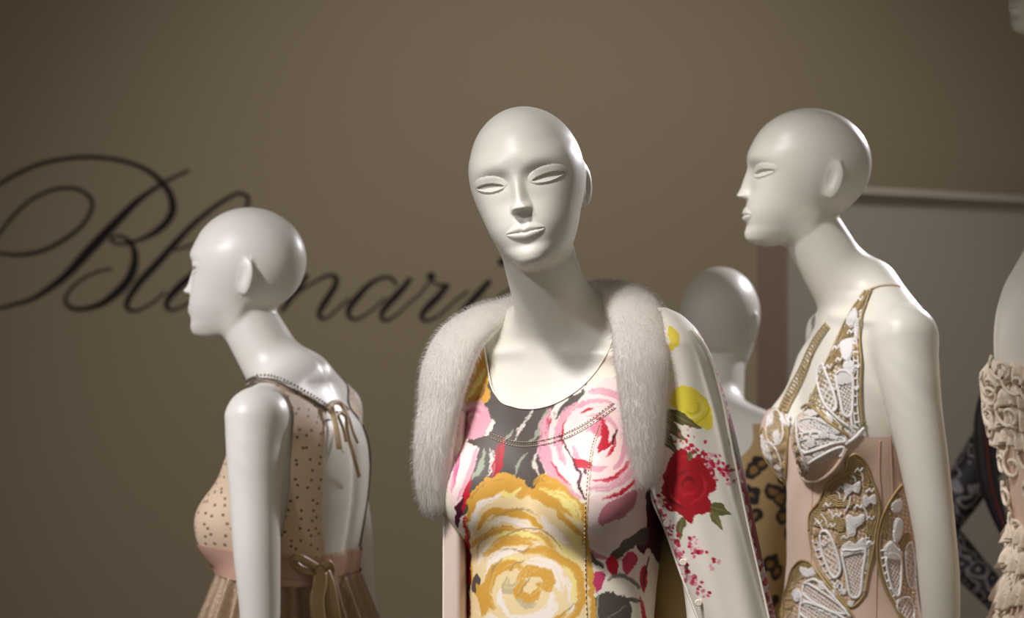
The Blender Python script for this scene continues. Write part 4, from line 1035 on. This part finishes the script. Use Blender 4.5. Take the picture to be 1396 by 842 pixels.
for a_, b_ in (((1112,706),(1122,722)), ((1120,700),(1128,716)), ((1130,694),(1136,708)), ((1160,676),(1152,698)), ((1176,690),(1182,706)), ((1150,684),(1156,664)), ((1172,640),(1176,656)), ((1162,648),(1166,656)), ((1140,668),(1146,680))):
    L.cord([a_, ((a_[0] + b_[0]) / 2 + 2, (a_[1] + b_[1]) / 2), b_], 1.3, 0, lift=0.0006)
for c0 in ((1140,798),(1150,806),(1160,822),(1183,740),(1180,772),(1178,800)): L.fill([(c0[0]-4,c0[1]-3),(c0[0]+4,c0[1]-3),(c0[0]+4,c0[1]+4),(c0[0]-4,c0[1]+4)], 45, 2.4, 1.3, 0)
for c0 in ((1128,688),(1142,702),(1170,690),(1186,706),(1134,716),(1148,664),(1170,640),(1186,668),(1116,712),(1122,742),(1152,732),(1186,740)):
    L.cord([(c0[0]-5,c0[1]+3),(c0[0]-1,c0[1]-2),(c0[0]+2,c0[1]+2),(c0[0]+6,c0[1]-3)], 1.3, 0, lift=0.0008)
L.build('lace_applique', figX, figX.trunk, 0.0038, cor, 'white and gold fan of lace on the hip', LM, PXC)
# second fan further round the side
L = Lace()
OUT = [(1230,660),(1222,669),(1209,690),(1199,715),(1195,745),(1198,775),(1207,803),(1216,820),(1228,842),(1236,860)]
L.mesh(OUT + [(1250,850),(1248,700)])
L.cord(OUT, 1.9, 1); L.cord([(u + 4, v + 1) for u, v in OUT], 1.3, 1)
L.fill([(1202,712),(1209,696),(1214,702),(1212,722),(1204,732)], 80, 3, 1.2, 1, 0.8); L.fill([(1226,735),(1240,725),(1240,745),(1230,750)], 20, 3, 1.2, 1, 0.8); L.fill([(1212,690),(1222,674),(1228,676),(1218,694)], 120, 3, 1.2, 1, 0.8)
for po in ([(1215,686),(1227,680),(1228,694),(1218,698)], [(1218,722),(1223,706),(1230,712),(1228,730),(1220,739)], [(1206,748),(1214,738),(1222,746),(1228,752),(1226,762),(1210,760)]):
    L.fill(po, 50, 2.4, 1.35, 0, 0.4, 10, 0.0008); L.cord(po, 1.2, 0, True)
co = [(1208,758),(1226,758),(1228,790),(1224,812),(1215,800)]; L.net(co, 4.0, 0.6); L.cord(co, 2.0, 0, True)
ov = [(1234,750),(1242,740),(1246,770),(1244,800),(1236,790)]; L.net(ov, 5, 0.7); L.cord(ov, 2.0, 0, True)
L.ladder([(1199,745),(1203,775),(1212,803),(1224,826)], [(1205,745),(1208,772),(1216,797),(1229,820)], 0, 11)
L.net([(1222,822),(1240,815),(1246,842),(1236,856)], 5, 0.8)
L.build('lace_applique', figX, figX.trunk, 0.0038, cor, 'narrow lace fan at the back of the waist', LM, PXC)
# low fan at the front
L = Lace()
OUT = [(1066,846),(1068,818),(1074,796),(1080,776),(1092,764),(1106,768),(1118,784),(1134,804),(1150,822),(1162,838),(1170,852)]
L.mesh(OUT)
L.cord(OUT, 2.0, 1); L.cord([(u + 2, v + 5) for u, v in OUT], 1.3, 1)
for po, an in (([(1080,780),(1092,768),(1104,772),(1108,784),(1094,788),(1082,798)], 30), ([(1070,820),(1078,798),(1088,800),(1084,824),(1074,842)], 80), ([(1110,782),(1118,788),(1134,808),(1128,812),(1114,796)], 50)):
    L.fill(po, an, 3.0, 1.25, 1, 1.0, 12)
for po in ([(1092,772),(1102,776),(1110,772),(1112,782),(1100,786),(1093,782)], [(1080,808),(1088,803),(1092,812),(1086,820)], [(1116,794),(1124,792),(1126,802),(1118,804)], [(1132,806),(1139,804),(1141,812),(1134,815)]):
    L.fill(po, 20, 2.4, 1.35, 0, 0.4, 10, 0.0008); L.cord(po, 1.2, 0, True)
for po in ([(1096,800),(1104,796),(1148,826),(1152,836),(1130,832),(1098,812)], [(1094,822),(1112,824),(1150,842),(1150,852),(1110,846),(1092,836)]):
    L.net(po, 4.2, 0.7); L.cord(po, 2.0, 0, True)
L.ladder([(1092,816),(1120,826),(1152,842)], [(1092,822),(1118,832),(1150,848)], 0, 10)
L.cord([(1096,796),(1112,790),(1134,810),(1160,842)], 2.2, 0); L.cord([(1090,852),(1092,826),(1096,798)], 2.4, 0)
L.build('lace_applique', figX, figX.trunk, 0.0040, cor, 'low lace fan at the corset front', LM, PXC)
# near cup
L = Lace()
cup = [(1084,570),(1078,590),(1080,612),(1087,634),(1093,654),(1100,644),(1112,634),(1130,628),(1146,614),(1150,606),(1176,584),(1164,586),(1144,584),(1124,572),(1108,566),(1096,560)]
L.mesh(cup, 4.2, 0.62, 0)
L.fill([(1080,592),(1086,580),(1092,600),(1098,622),(1104,636),(1094,652),(1086,632)], 75, 3.2, 1.3, 1, 1.0)
L.cord([(1084,562),(1079,590),(1081,612),(1088,636),(1094,655),(1101,644),(1114,636)], 2.0, 1)
L.fill([(1082,560),(1090,553),(1098,556),(1094,566),(1086,580),(1080,582)], 70, 3, 1.3, 1, 0.8)
L.net([(1090,574),(1108,570),(1130,580),(1152,594),(1146,600),(1118,588),(1094,588)], 4.0, 0.7)
L.net([(1090,602),(1112,597),(1140,597),(1134,604),(1110,612),(1096,616)], 5.0, 0.9)
L.ladder([(1088,592),(1112,589),(1136,594),(1156,600)], [(1088,599),(1112,595),(1136,598),(1154,603)], 0, 12, 1.4)
L.cord([(1086,570),(1088,600),(1096,624),(1102,640)], 2.4, 0); L.cord([(1096,618),(1116,612),(1138,604),(1156,602)], 2.2, 0)
L.cord([(1102,632),(1118,622),(1138,612),(1150,610),(1148,620),(1144,622)], 2.2, 0); L.cord([(1152,606),(1166,596),(1178,583)], 2.4, 0)
L.fill([(1092,624),(1100,620),(1110,626),(1104,638),(1096,644)], 60, 2.4, 1.4, 0); L.fill([(1108,618),(1122,614),(1126,622),(1114,628)], 40, 2.4, 1.3, 0)
for c0 in ((1112,561),(1130,572),(1142,586),(1106,604),(1124,592)): L.fill([(c0[0]-6,c0[1]-4),(c0[0]+5,c0[1]-5),(c0[0]+6,c0[1]+4),(c0[0]-4,c0[1]+6)], 30, 2.4, 1.35, 0, lift=0.0008)
L.cord([(1094,556),(1102,552),(1114,560),(1128,574),(1142,584),(1156,594)], 2.6, 1); L.cord([(1088,552),(1098,548),(1110,554),(1126,568)], 1.8, 1)
L.build('lace_cup', figX, figX.trunk, 0.0038, cor, 'white and gold lace over the near cup', LM, PXC)
# far cup
L = Lace()
L.fill([(1054,556),(1066,562),(1074,590),(1072,618),(1058,616),(1046,594),(1044,572)], 70, 3, 1.3, 1, 0.8); L.fill([(1040,584),(1050,600),(1064,618),(1070,626),(1070,646),(1056,638),(1042,616),(1037,598)], 60, 3, 1.3, 1, 0.8)
for po in ([(1064,566),(1074,570),(1076,580),(1066,578)], [(1054,590),(1062,586),(1064,600),(1058,606)], [(1039,592),(1046,606),(1054,628),(1046,624),(1038,606)], [(1046,568),(1054,562),(1054,576),(1047,582)], [(1058,634),(1064,640),(1066,650),(1060,644)]):
    L.fill(po, 60, 2.4, 1.3, 0, lift=0.0006); L.cord(po, 1.1, 0, True)
L.net([(1048,566),(1062,560),(1068,590),(1060,606),(1046,596)], 4.5, 0.7); L.net([(1044,602),(1058,612),(1066,636),(1056,636),(1046,620)], 4.5, 0.7)
L.cord([(1040,582),(1036,600),(1042,622),(1056,642),(1068,656)], 1.8, 1); L.cord([(1066,556),(1074,580),(1073,610),(1072,640),(1070,660)], 1.8, 1); L.ladder([(1064,562),(1078,568)], [(1064,570),(1078,576)], 0, 5)
L.build('lace_cup', figX, figX.trunk, 0.0038, cor, 'edge of lace on the far cup', LM, PXC)
# near strap
L = Lace()
ST_ = [(1180,396),(1168,412),(1156,432),(1144,456),(1134,478),(1124,500),(1114,524),(1104,548)]
EN = [(1188,394),(1181,412),(1174,436),(1172,462),(1174,490),(1173,520),(1173,552),(1176,582)]
L.mesh(ST_ + EN[::-1])
L.cord(ST_, 1.9, 1); L.cord([(u + 4, v + 2) for u, v in ST_], 1.3, 1); L.cord(EN, 1.6, 1)
L.ladder([(u - 4, v) for u, v in EN[3:]], [(u - 10, v) for u, v in EN[3:]], 0, 12)
for po, an in (([(1178,398),(1186,396),(1178,412),(1170,424),(1166,418)], 40), ([(1142,460),(1152,444),(1162,448),(1158,460),(1148,466)], 20), ([(1134,482),(1142,468),(1150,478),(1148,496),(1138,492)], 20), ([(1162,470),(1172,468),(1172,486),(1164,488)], 80), ([(1124,500),(1132,486),(1138,494),(1134,504)], 60)):
    L.fill(po, an, 3.0, 1.25, 1, 0.9, 11)
for po in ([(1154,434),(1166,420),(1168,438),(1160,446)], [(1146,468),(1156,462),(1164,464),(1163,478),(1157,492),(1149,486)], [(1150,498),(1160,492),(1166,504),(1160,512)], [(1166,440),(1170,436),(1171,458),(1166,460)]):
    L.fill(po, 50, 2.4, 1.35, 0, 0.4, 10, 0.0008); L.cord(po, 1.2, 0, True)
ov = [(1114,512),(1121,496),(1127,510),(1137,536),(1140,556),(1132,560),(1121,544)]; L.net(ov, 6, 0.9); L.cord(ov, 2.3, 0, True)
co = [(1140,512),(1150,505),(1162,512),(1163,540),(1160,566),(1150,564),(1145,540)]; L.net(co, 4, 0.7); L.cord(co, 2.2, 0, True); L.fill([(1140,514),(1150,506),(1162,512),(1160,522),(1144,524)], 10, 2.4, 1.35, 0)
L.cord([(1108,548),(1126,568),(1150,584)], 2.2, 1); L.cord([(1160,566),(1162,580),(1170,584)], 2.0, 0); L.cord([(1132,560),(1144,572),(1158,582)], 2.0, 0)
for c0 in ((1172,408),(1160,452),(1140,474),(1156,500),(1130,500),(1144,490),(1168,500),(1136,530),(1166,530)):
    L.cord([(c0[0]-4,c0[1]+4),(c0[0]-1,c0[1]-2),(c0[0]+2,c0[1]+2),(c0[0]+5,c0[1]-4)], 1.4, 0, lift=0.0008)
L.build('lace_strap', figX, figX.trunk, 0.0030, cor, 'broad lace shoulder strap', LM, PXC)
# far strap along the chest
L = Lace()
FS = [(1126,440),(1112,458),(1100,480),(1090,502),(1078,524),(1068,544),(1062,558)]
FS2 = [(1130,444),(1117,464),(1106,486),(1098,508),(1088,530),(1078,548),(1072,562)]
L.cord(FS, 1.6, 1); L.cord(FS2, 1.4, 1); L.ladder(FS, FS2, 1, 5, 1.2)
L.fill([(1104,474),(1110,470),(1104,492),(1096,500)], 60, 2.6, 1.2, 0); L.fill([(1084,514),(1092,510),(1084,532),(1074,540)], 60, 2.6, 1.2, 0)
L.build('lace_strap', figX, figX.trunk, 0.0030, cor, 'far lace strap along the chest', LM, PXC)
# thin elastic strap over the shoulder to the back, underwire and seams
bag = Bag(); P = figX.cast(figX.trunk, *catmull([(1186,394),(1200,389),(1216,388),(1228,390)], 6).T, 0.002); bag.tube(figX.to_local(P), 0.0016)
Z = np.linspace(-0.10, -0.34, 24); xs = 0.105 - 0.02 * np.sin((Z + 0.1) / -0.24 * 3)
Bk = np.stack([xs, np.full(24, -0.30), Z], 1)
for _ in range(60):
    q = figX.trunk(*Bk.T) - 0.0025; Bk[:, 1] += np.clip(q, -0.02, 0.02) * 0.7
bag.tube(figX.to_local(Bk), 0.0018)
obj('strap_elastic', bag.mesh('strap_elastic'), mat('beige_elastic', srgb(206, 178, 160), 0.5), cor)
bag = Bag(); bag.tube(figX.to_local(figX.cast(figX.trunk, *catmull([(1095,652),(1104,656),(1118,654),(1134,643),(1146,628),(1154,612)], 8).T, 0.0042)), 0.0032)
obj('underwire_casing', bag.mesh('underwire_casing'), M_nude, cor)
for pts in ([(1108,660),(1107,700),(1106,760),(1106,850)], [(1200,600),(1199,640),(1202,700),(1196,760),(1194,850)], [(1214,592),(1216,640),(1218,700)]):
    bag = Bag(); P = figX.cast(figX.trunk, *catmull(pts, 12).T, 0.0032); bag.tube(figX.to_local(P), 0.0011)
    obj('boning_seam', bag.mesh('boning_seam'), mat('nude_seam', srgb(196, 160, 146), 0.5), cor)

# ------------------------------------------------------------------ champagne dress with open back
rt = ROOT['A']
def mat_dots(name, base, dot, scale, rad):
    m = mat(name, base, 0.6, sheen=0.2); nt = m.node_tree; p = nt.nodes['Principled BSDF']
    tc = nt.nodes.new('ShaderNodeTexCoord'); v = nt.nodes.new('ShaderNodeTexVoronoi'); v.inputs['Scale'].default_value = scale; v.inputs['Randomness'].default_value = 0.75
    v.voronoi_dimensions = '2D'; sx = nt.nodes.new('ShaderNodeSeparateXYZ'); cx_ = nt.nodes.new('ShaderNodeCombineXYZ'); su = nt.nodes.new('ShaderNodeMath'); su.operation = 'ARCTAN2'
    sc_ = nt.nodes.new('ShaderNodeMath'); sc_.operation = 'MULTIPLY'; sc_.inputs[1].default_value = 0.13; of_ = nt.nodes.new('ShaderNodeMath'); of_.operation = 'SUBTRACT'; of_.inputs[1].default_value = 0.01
    nt.links.new(tc.outputs['Object'], sx.inputs[0]); nt.links.new(sx.outputs[1], of_.inputs[0]); nt.links.new(of_.outputs[0], su.inputs[0]); nt.links.new(sx.outputs[0], su.inputs[1]); nt.links.new(su.outputs[0], sc_.inputs[0]); nt.links.new(sc_.outputs[0], cx_.inputs[0]); nt.links.new(sx.outputs[2], cx_.inputs[1])
    nt.links.new(cx_.outputs[0], v.inputs['Vector'])
    lt = nt.nodes.new('ShaderNodeMath'); lt.operation = 'LESS_THAN'; lt.inputs[1].default_value = rad; nt.links.new(v.outputs['Distance'], lt.inputs[0])
    mx = nt.nodes.new('ShaderNodeMix'); mx.data_type = 'RGBA'; mx.inputs[6].default_value = (*base, 1); mx.inputs[7].default_value = (*dot, 1)
    nt.links.new(lt.outputs[0], mx.inputs[0]); nt.links.new(mx.outputs[2], p.inputs['Base Color']); return m
TRIM = figA.cast(figA.trunk, *catmull([(338,521),(348,517),(366,517),(382,521),(400,529),(418,539),(434,549),(446,557)], 8).T, 0.004)
BEDGE = figA.cast(figA.trunk, np.array([446.0, 442, 440, 439, 439, 440, 443]), np.array([557.0, 585, 620, 660, 700, 730, 748]), 0.003)
_o = np.argsort(TRIM[:, 1]); _ob = np.argsort(BEDGE[:, 2])
M_tulle = mat_dots('dotted_tulle', srgb(216, 190, 160), srgb(120, 92, 66), 62, 0.15)
def bod_region(V):
    x, f, z = V.T; ax = np.abs(x)
    nk = figA.neck(x, f, z) - 0.016
    ar = figA.arms(x, f, z) - 0.014
    xe = np.interp(z, BEDGE[_ob, 2], BEDGE[_ob, 0])
    back = np.where(f < -0.10, np.maximum(ax - xe, -0.350 - z), 1.0)
    tr = np.where(z > -0.20, ax - np.interp(f, TRIM[_o, 1], TRIM[_o, 0]), 1.0); back = np.minimum(back, tr)
    frontv = np.where((f > -0.10) & (z > -0.25), (-0.145 - z) + 1.2 * ax, 1.0)
    return np.minimum(np.minimum(nk, ar), np.minimum(np.minimum(back, frontv), z + 0.372))
V, T, N = garment(figA, figA.trunk, 0.003, (-0.20, -0.26, -0.40), (0.20, 0.10, -0.04), 0.004, bod_region)
dr = sheet('dress', figA, V, T, M_tulle, rt, 'sheer champagne dress with tiny gold dots and pleated skirt')
M_sash = mat('rose_satin', srgb(206, 164, 146), 0.35, spec=0.5)
zt = lambda V: V[:, 2] - 0.09 * (V[:, 1] - 0.03)
def ring_region(a, b): return lambda V: np.minimum(a - zt(V), zt(V) - b)
V, T, N = garment(figA, figA.torso, 0.0065, (-0.20, -0.26, -0.45), (0.20, 0.10, -0.28), 0.004, ring_region(-0.338, -0.382))
sheet('waist_sash', figA, V, T, M_sash, dr, 'rose satin waist sash')
V, T, N = garment(figA, figA.torso, 0.0095, (-0.20, -0.26, -0.45), (0.20, 0.10, -0.28), 0.004, ring_region(-0.374, -0.385))
sheet('waist_binding', figA, V, T, M_sash, dr)
# pleated skirt
M_skirt = mat('gold_lace_skirt', srgb(158, 132, 102), 0.45, metal=0.15, bump=(220, 0.6), var=(120, 0.35), sheen=0.3)
rows = []
for k, z in enumerate(np.linspace(-0.372, -1.25, 70)):
    t = (-0.372 - z); a = np.linspace(0, 2 * math.pi, 360, endpoint=False)
    W0, F0, B0 = _tW(-0.385), _tF(-0.385), _tB(-0.385); zz = z
    fl = 0.008 + 0.22 * t + 0.12 * min(t, 0.15)
    rr = 0.0035 + min(0.014, 0.06 * t)
    ple = rr * np.sin(a * 30 + 0.8 * np.sin(a * 5)) + 0.5 * rr * np.sin(a * 13 + 1)
    x = (W0 + fl + ple) * np.cos(a); f = 0.5 * (F0 + B0) + (0.5 * (F0 - B0) + fl + ple) * np.sin(a)
    rows.append(figA.to_local(np.stack([x, f, z + 0.09 * (f - 0.03) * max(0, 1 - t * 4)], 1)))
V, Q = loft(rows, True); obj('skirt', mesh_np('skirt', V, Q), M_skirt, dr, 'finely pleated gold lace skirt')
# silver sequin neck trim
M_trim = mat('silver_sequins', srgb(150, 140, 128), 0.3, metal=0.7, bump=(900, 0.6), var=(400, 0.4))
P = TRIM; Nn = normals(figA.trunk, P)
bag = Bag(); bag.tube(figA.to_local(P), 0.0058, figA.n_local(Nn), 0.3, 8)
for i in range(0, len(P), 2):
    c = figA.to_local(P[i:i + 1] + Nn[i:i + 1] * 0.003)[0]
    for o_ in (-0.004, 0.004): bag.tube(np.array([c + [0, 0, o_ - 0.002], c + [0, 0, o_], c + [0, 0, o_ + 0.002]]), [0.0008, 0.0022, 0.0008], sides=6)
obj('neck_trim', bag.mesh('neck_trim'), M_trim, dr, 'silver sequin neck trim')
# thin ribbon ties at the nape, bow at the back of the waist
M_rib = mat('gold_ribbon', srgb(186, 162, 122), 0.45, spec=0.4)
def ribbon(pts, wd, thick=0.18):
    q = np.array(pts, float); D = figA.to_world(figA.cast(lambda x, f, z: smin(figA.trunk(x, f, z), arm_field(x, f, z, figA.left), 0.01), q[:, 0], q[:, 1], 0.010 + 0.0 * q[:, 2]))
    dd = np.stack([q[:, 0] - 698, np.full(len(q), FPX), 421 - q[:, 1]], 1); dd /= np.linalg.norm(dd, axis=1, keepdims=True)
    C = catmull(D - dd * q[:, 2:3], 8)
    return tube_np(C, wd, np.broadcast_to(np.array([0.3, -0.9, 0.2]), C.shape), thick, 8)
def ribs(name, parts, material, label=None):
    bag = Bag()
    for p, wd in parts: bag.add(*ribbon(p, wd))
    bag.V = [to_root(figA, v) for v in bag.V]
    return obj(name, bag.mesh(name), material, dr, label)
ribs('nape_tie', [([(446,557,0.0),(452,550,0.002),(460,548,0.004),(468,552,0.002),(474,560,0)], 0.0045), ([(447,558,0),(456,566,0.003),(464,562,0.003),(474,570,0)], 0.003), ([(452,553,0.003),(458,580,0.002),(463,612,0)], 0.005),
  ([(464,549,0.003),(472,566,0.004),(474,590,0.006),(482,620,0.012),(490,650,0.02)], 0.0035), ([(468,552,0.003),(476,570,0.008),(482,590,0.014),(488,604,0.018)], 0.0025), ([(458,560,0.002),(468,584,0.004),(472,602,0.004)], 0.003)], M_rib, 'thin gold ribbon ties at the nape')
M_bow = mat('olive_gold_satin', srgb(160, 134, 90), 0.35, spec=0.5)
ribs('sash_bow', [([(436,776,0.006),(420,766,0.016),(406,760,0.018),(400,766,0.014),(412,776,0.01),(434,780,0.008)], 0.007), ([(436,778,0.006),(446,768,0.016),(452,776,0.016),(446,786,0.012),(436,782,0.008)], 0.007),
  ([(436,780,0.012),(436,796,0.024),(432,815,0.034),(434,840,0.046),(440,870,0.060)], 0.012), ([(440,780,0.012),(446,796,0.026),(450,815,0.038),(454,840,0.050),(460,880,0.066)], 0.013), ([(432,774,0.010),(438,780,0.014),(443,785,0.012)], 0.009)], M_bow, 'satin bow with hanging ends')

# ------------------------------------------------------------------ leopard print dress
m = mat('leopard_print', srgb(176, 146, 96), 0.6); nt = m.node_tree; p = nt.nodes['Principled BSDF']
tc = nt.nodes.new('ShaderNodeTexCoord'); ns = nt.nodes.new('ShaderNodeTexNoise'); ns.inputs['Scale'].default_value = 26
nt.links.new(tc.outputs['Object'], ns.inputs['Vector'])
ad = nt.nodes.new('ShaderNodeVectorMath'); ad.operation = 'MULTIPLY_ADD'; ad.inputs[1].default_value = (0.03, 0.03, 0.03); nt.links.new(ns.outputs['Color'], ad.inputs[0]); nt.links.new(tc.outputs['Object'], ad.inputs[2])
vo = nt.nodes.new('ShaderNodeTexVoronoi'); vo.inputs['Scale'].default_value = 24; nt.links.new(ad.outputs[0], vo.inputs['Vector'])
cr = nt.nodes.new('ShaderNodeValToRGB'); el = cr.color_ramp.elements
el[0].position = 0.0; el[0].color = (*srgb(140, 104, 56), 1); el[1].position = 1.0; el[1].color = (*srgb(184, 154, 104), 1)
for pos, c in ((0.22, srgb(140, 104, 56)), (0.25, srgb(36, 28, 26)), (0.42, srgb(36, 28, 26)), (0.46, srgb(184, 154, 104))):
    e_ = el.new(pos); e_.color = (*c, 1)
nt.links.new(vo.outputs['Distance'], cr.inputs[0]); nt.links.new(cr.outputs[0], p.inputs['Base Color'])
fD = lambda x, f, z: smin(figD.trunk(x, f, z), figD.arms(x, f, z), 0.016)
V, T, N = garment(figD, fD, 0.004, (-0.32, -0.30, -0.80), (0.32, 0.12, -0.04), 0.006, lambda V: np.minimum(np.minimum(figD.neck(*V.T) - 0.045, -0.082 - V[:, 2]), np.minimum(V[:, 2] + 0.78, np.where(np.abs(V[:, 0]) > 0.15, V[:, 2] + 0.62, 1))))
sheet('leopard_dress', figD, V, T, m, ROOT['D'], 'high backed leopard print dress')

# ------------------------------------------------------------------ ruffled cream lace dress
M_eg = mat('cream_lace', srgb(222, 208, 188), 0.65, bump=(160, 0.8), var=(90, 0.12), sheen=0.3)
M_net = mat('blush_net', srgb(214, 186, 168), 0.6, bump=(500, 0.4))
V, T, N = garment(figE, figE.torso, 0.004, (-0.20, -0.28, -0.80), (0.20, 0.10, -0.20), 0.006, lambda V: np.minimum(np.minimum(-0.262 - V[:, 2], V[:, 2] + 0.78), figE.arms(*V.T) - 0.008))
ed = sheet('lace_dress', figE, V, T, M_net, ROOT['E'], 'blush net dress covered with cream lace ruffles')
def ruffle(fig, z0, drop, out, waves, seed, parent, material):
    g_ = np.random.default_rng(seed); a = np.linspace(0, 2 * math.pi, 700, endpoint=False); rows = []
    ph = g_.uniform(0, 6.28, 3)
    for t in np.linspace(0, 1, 12):
        z = z0 - drop * t + 0.006 * np.sin(a * 9 + ph[0]) * t
        W0, F0, B0 = _tW(z), _tF(z), _tB(z)
        wv = np.sin(a * waves + 1.5 * np.sin(a * 4 + ph[1])) + 0.5 * np.sin(a * waves * 0.53 + ph[2])
        r = 0.006 + out * math.sin(min(1, t * 1.3) * math.pi * 0.55) + (0.006 * t + 0.002) * wv + 0.003 * t * np.sin(a * waves * 2.3 + 5 * t + ph[1])
        rows.append(np.stack([(W0 + r) * np.cos(a), 0.5 * (F0 + B0) + (0.5 * (F0 - B0) + r) * np.sin(a), z], 1))
    V, Q = loft([fig.to_local(q) for q in rows], True)
    o = obj('ruffle', mesh_np('ruffle', V, Q), material, parent); m_ = o.modifiers.new('thickness', 'SOLIDIFY'); m_.thickness = 0.0016
for i, (z, d, o_) in enumerate(((-0.255, 0.035, 0.010), (-0.285, 0.04, 0.013), (-0.315, 0.04, 0.012), (-0.348, 0.035, 0.009), (-0.50, 0.03, 0.008), (-0.53, 0.04, 0.010), (-0.575, 0.05, 0.010), (-0.63, 0.05, 0.010))):
    ruffle(figE, z, d, o_, 46, i, ed, M_eg)
bag = Bag(); g = np.random.default_rng(4)
for i in range(70):
    z = -g.uniform(0.26, 0.66); a0 = g.uniform(math.pi, 2 * math.pi); t = np.linspace(0, 1, 26)
    aa = a0 + 0.20 * np.cos(t * 7) * t; zz = z + 0.026 * np.sin(t * 7) * t
    W0, F0, B0 = _tW(zz), _tF(zz), _tB(zz); r = 0.012 + 0.004 * np.sin(t * 9) + (0.012 if z > -0.37 else 0.0)
    bag.tube(figE.to_local(np.stack([(W0 + r) * np.cos(aa), 0.5 * (F0 + B0) + (0.5 * (F0 - B0) + r) * np.sin(aa), zz], 1)), 0.0032, sides=5)
o = obj('lace_cords', bag.mesh('lace_cords'), M_eg, ed, 'curling raised lace cords'); o['kind'] = 'stuff'

# ------------------------------------------------------------------ black scrollwork lace sleeve
m = mat('scroll_lace', srgb(120, 112, 112), 0.55); nt = m.node_tree; p = nt.nodes['Principled BSDF']
tc = nt.nodes.new('ShaderNodeTexCoord'); ns = nt.nodes.new('ShaderNodeTexNoise'); ns.inputs['Scale'].default_value = 16; ns.inputs['Detail'].default_value = 1
nt.links.new(tc.outputs['Object'], ns.inputs['Vector'])
ad = nt.nodes.new('ShaderNodeVectorMath'); ad.operation = 'MULTIPLY_ADD'; ad.inputs[1].default_value = (0.07, 0.07, 0.07); nt.links.new(ns.outputs['Color'], ad.inputs[0]); nt.links.new(tc.outputs['Object'], ad.inputs[2])
vo = nt.nodes.new('ShaderNodeTexVoronoi'); vo.inputs['Scale'].default_value = 30; nt.links.new(ad.outputs[0], vo.inputs['Vector'])
sn = nt.nodes.new('ShaderNodeMath'); sn.operation = 'MULTIPLY'; sn.inputs[1].default_value = 15.0; nt.links.new(vo.outputs['Distance'], sn.inputs[0])
s2 = nt.nodes.new('ShaderNodeMath'); s2.operation = 'SINE'; nt.links.new(sn.outputs[0], s2.inputs[0])
cr = nt.nodes.new('ShaderNodeValToRGB'); el = cr.color_ramp.elements; el[0].position = 0.45; el[0].color = (*srgb(30, 27, 32), 1); el[1].position = 0.62; el[1].color = (*srgb(138, 130, 132), 1)
nt.links.new(s2.outputs[0], cr.inputs[0]); nt.links.new(cr.outputs[0], p.inputs['Base Color'])
fF = lambda x, f, z: smin(figF.trunk(x, f, z), figF.arms(x, f, z), 0.016)
V, T, N = garment(figF, fF, 0.005, (-0.37, -0.26, -0.80), (0.26, 0.12, -0.06), 0.006, lambda V: np.minimum(np.minimum(figF.neck(*V.T) - 0.05, V[:, 2] + 0.78), np.where(V[:, 0] < -0.14, np.hypot(V[:, 0] + 0.19, V[:, 2] + 0.53) - 0.03, np.where(V[:, 0] > 0.15, V[:, 2] + 0.64, 1))))
jf = sheet('lace_jacket', figF, V, T, m, ROOT['F'], 'fitted jacket of black scrollwork lace')
M_black = mat('black_satin', srgb(28, 24, 30), 0.4)
M_red = mat('dark_red_satin', srgb(120, 40, 40), 0.4)
rows = []; y0 = 4.62
C = catmull([(1361,520,8),(1349,540,13),(1343,575,15),(1343,615,15),(1348,655,15),(1357,690,13),(1368,722,9),(1380,748,5)], 10)
for u, v, hw_ in C:
    rows.append([wpt(u + hw_ * math.cos(t), v + 0.25 * hw_ * math.cos(t), y0 + 0.018 * math.sin(t)) for t in np.linspace(0, 2 * math.pi, 14, endpoint=False)])
V, Q = loft(rows, True); lp = obj('lapel_roll', mesh_np('lapel_roll', to_root(figF, V), Q), M_black, jf, 'thick black satin collar roll')
P = np.array([wpt(u + 3, v, y0 - 0.021) for u, v, _ in C[8:60]]); V, Q, T = tube_np(P, 0.0018); obj('red_piping', mesh_np('red_piping', to_root(figF, V), Q, T), M_red, jf)
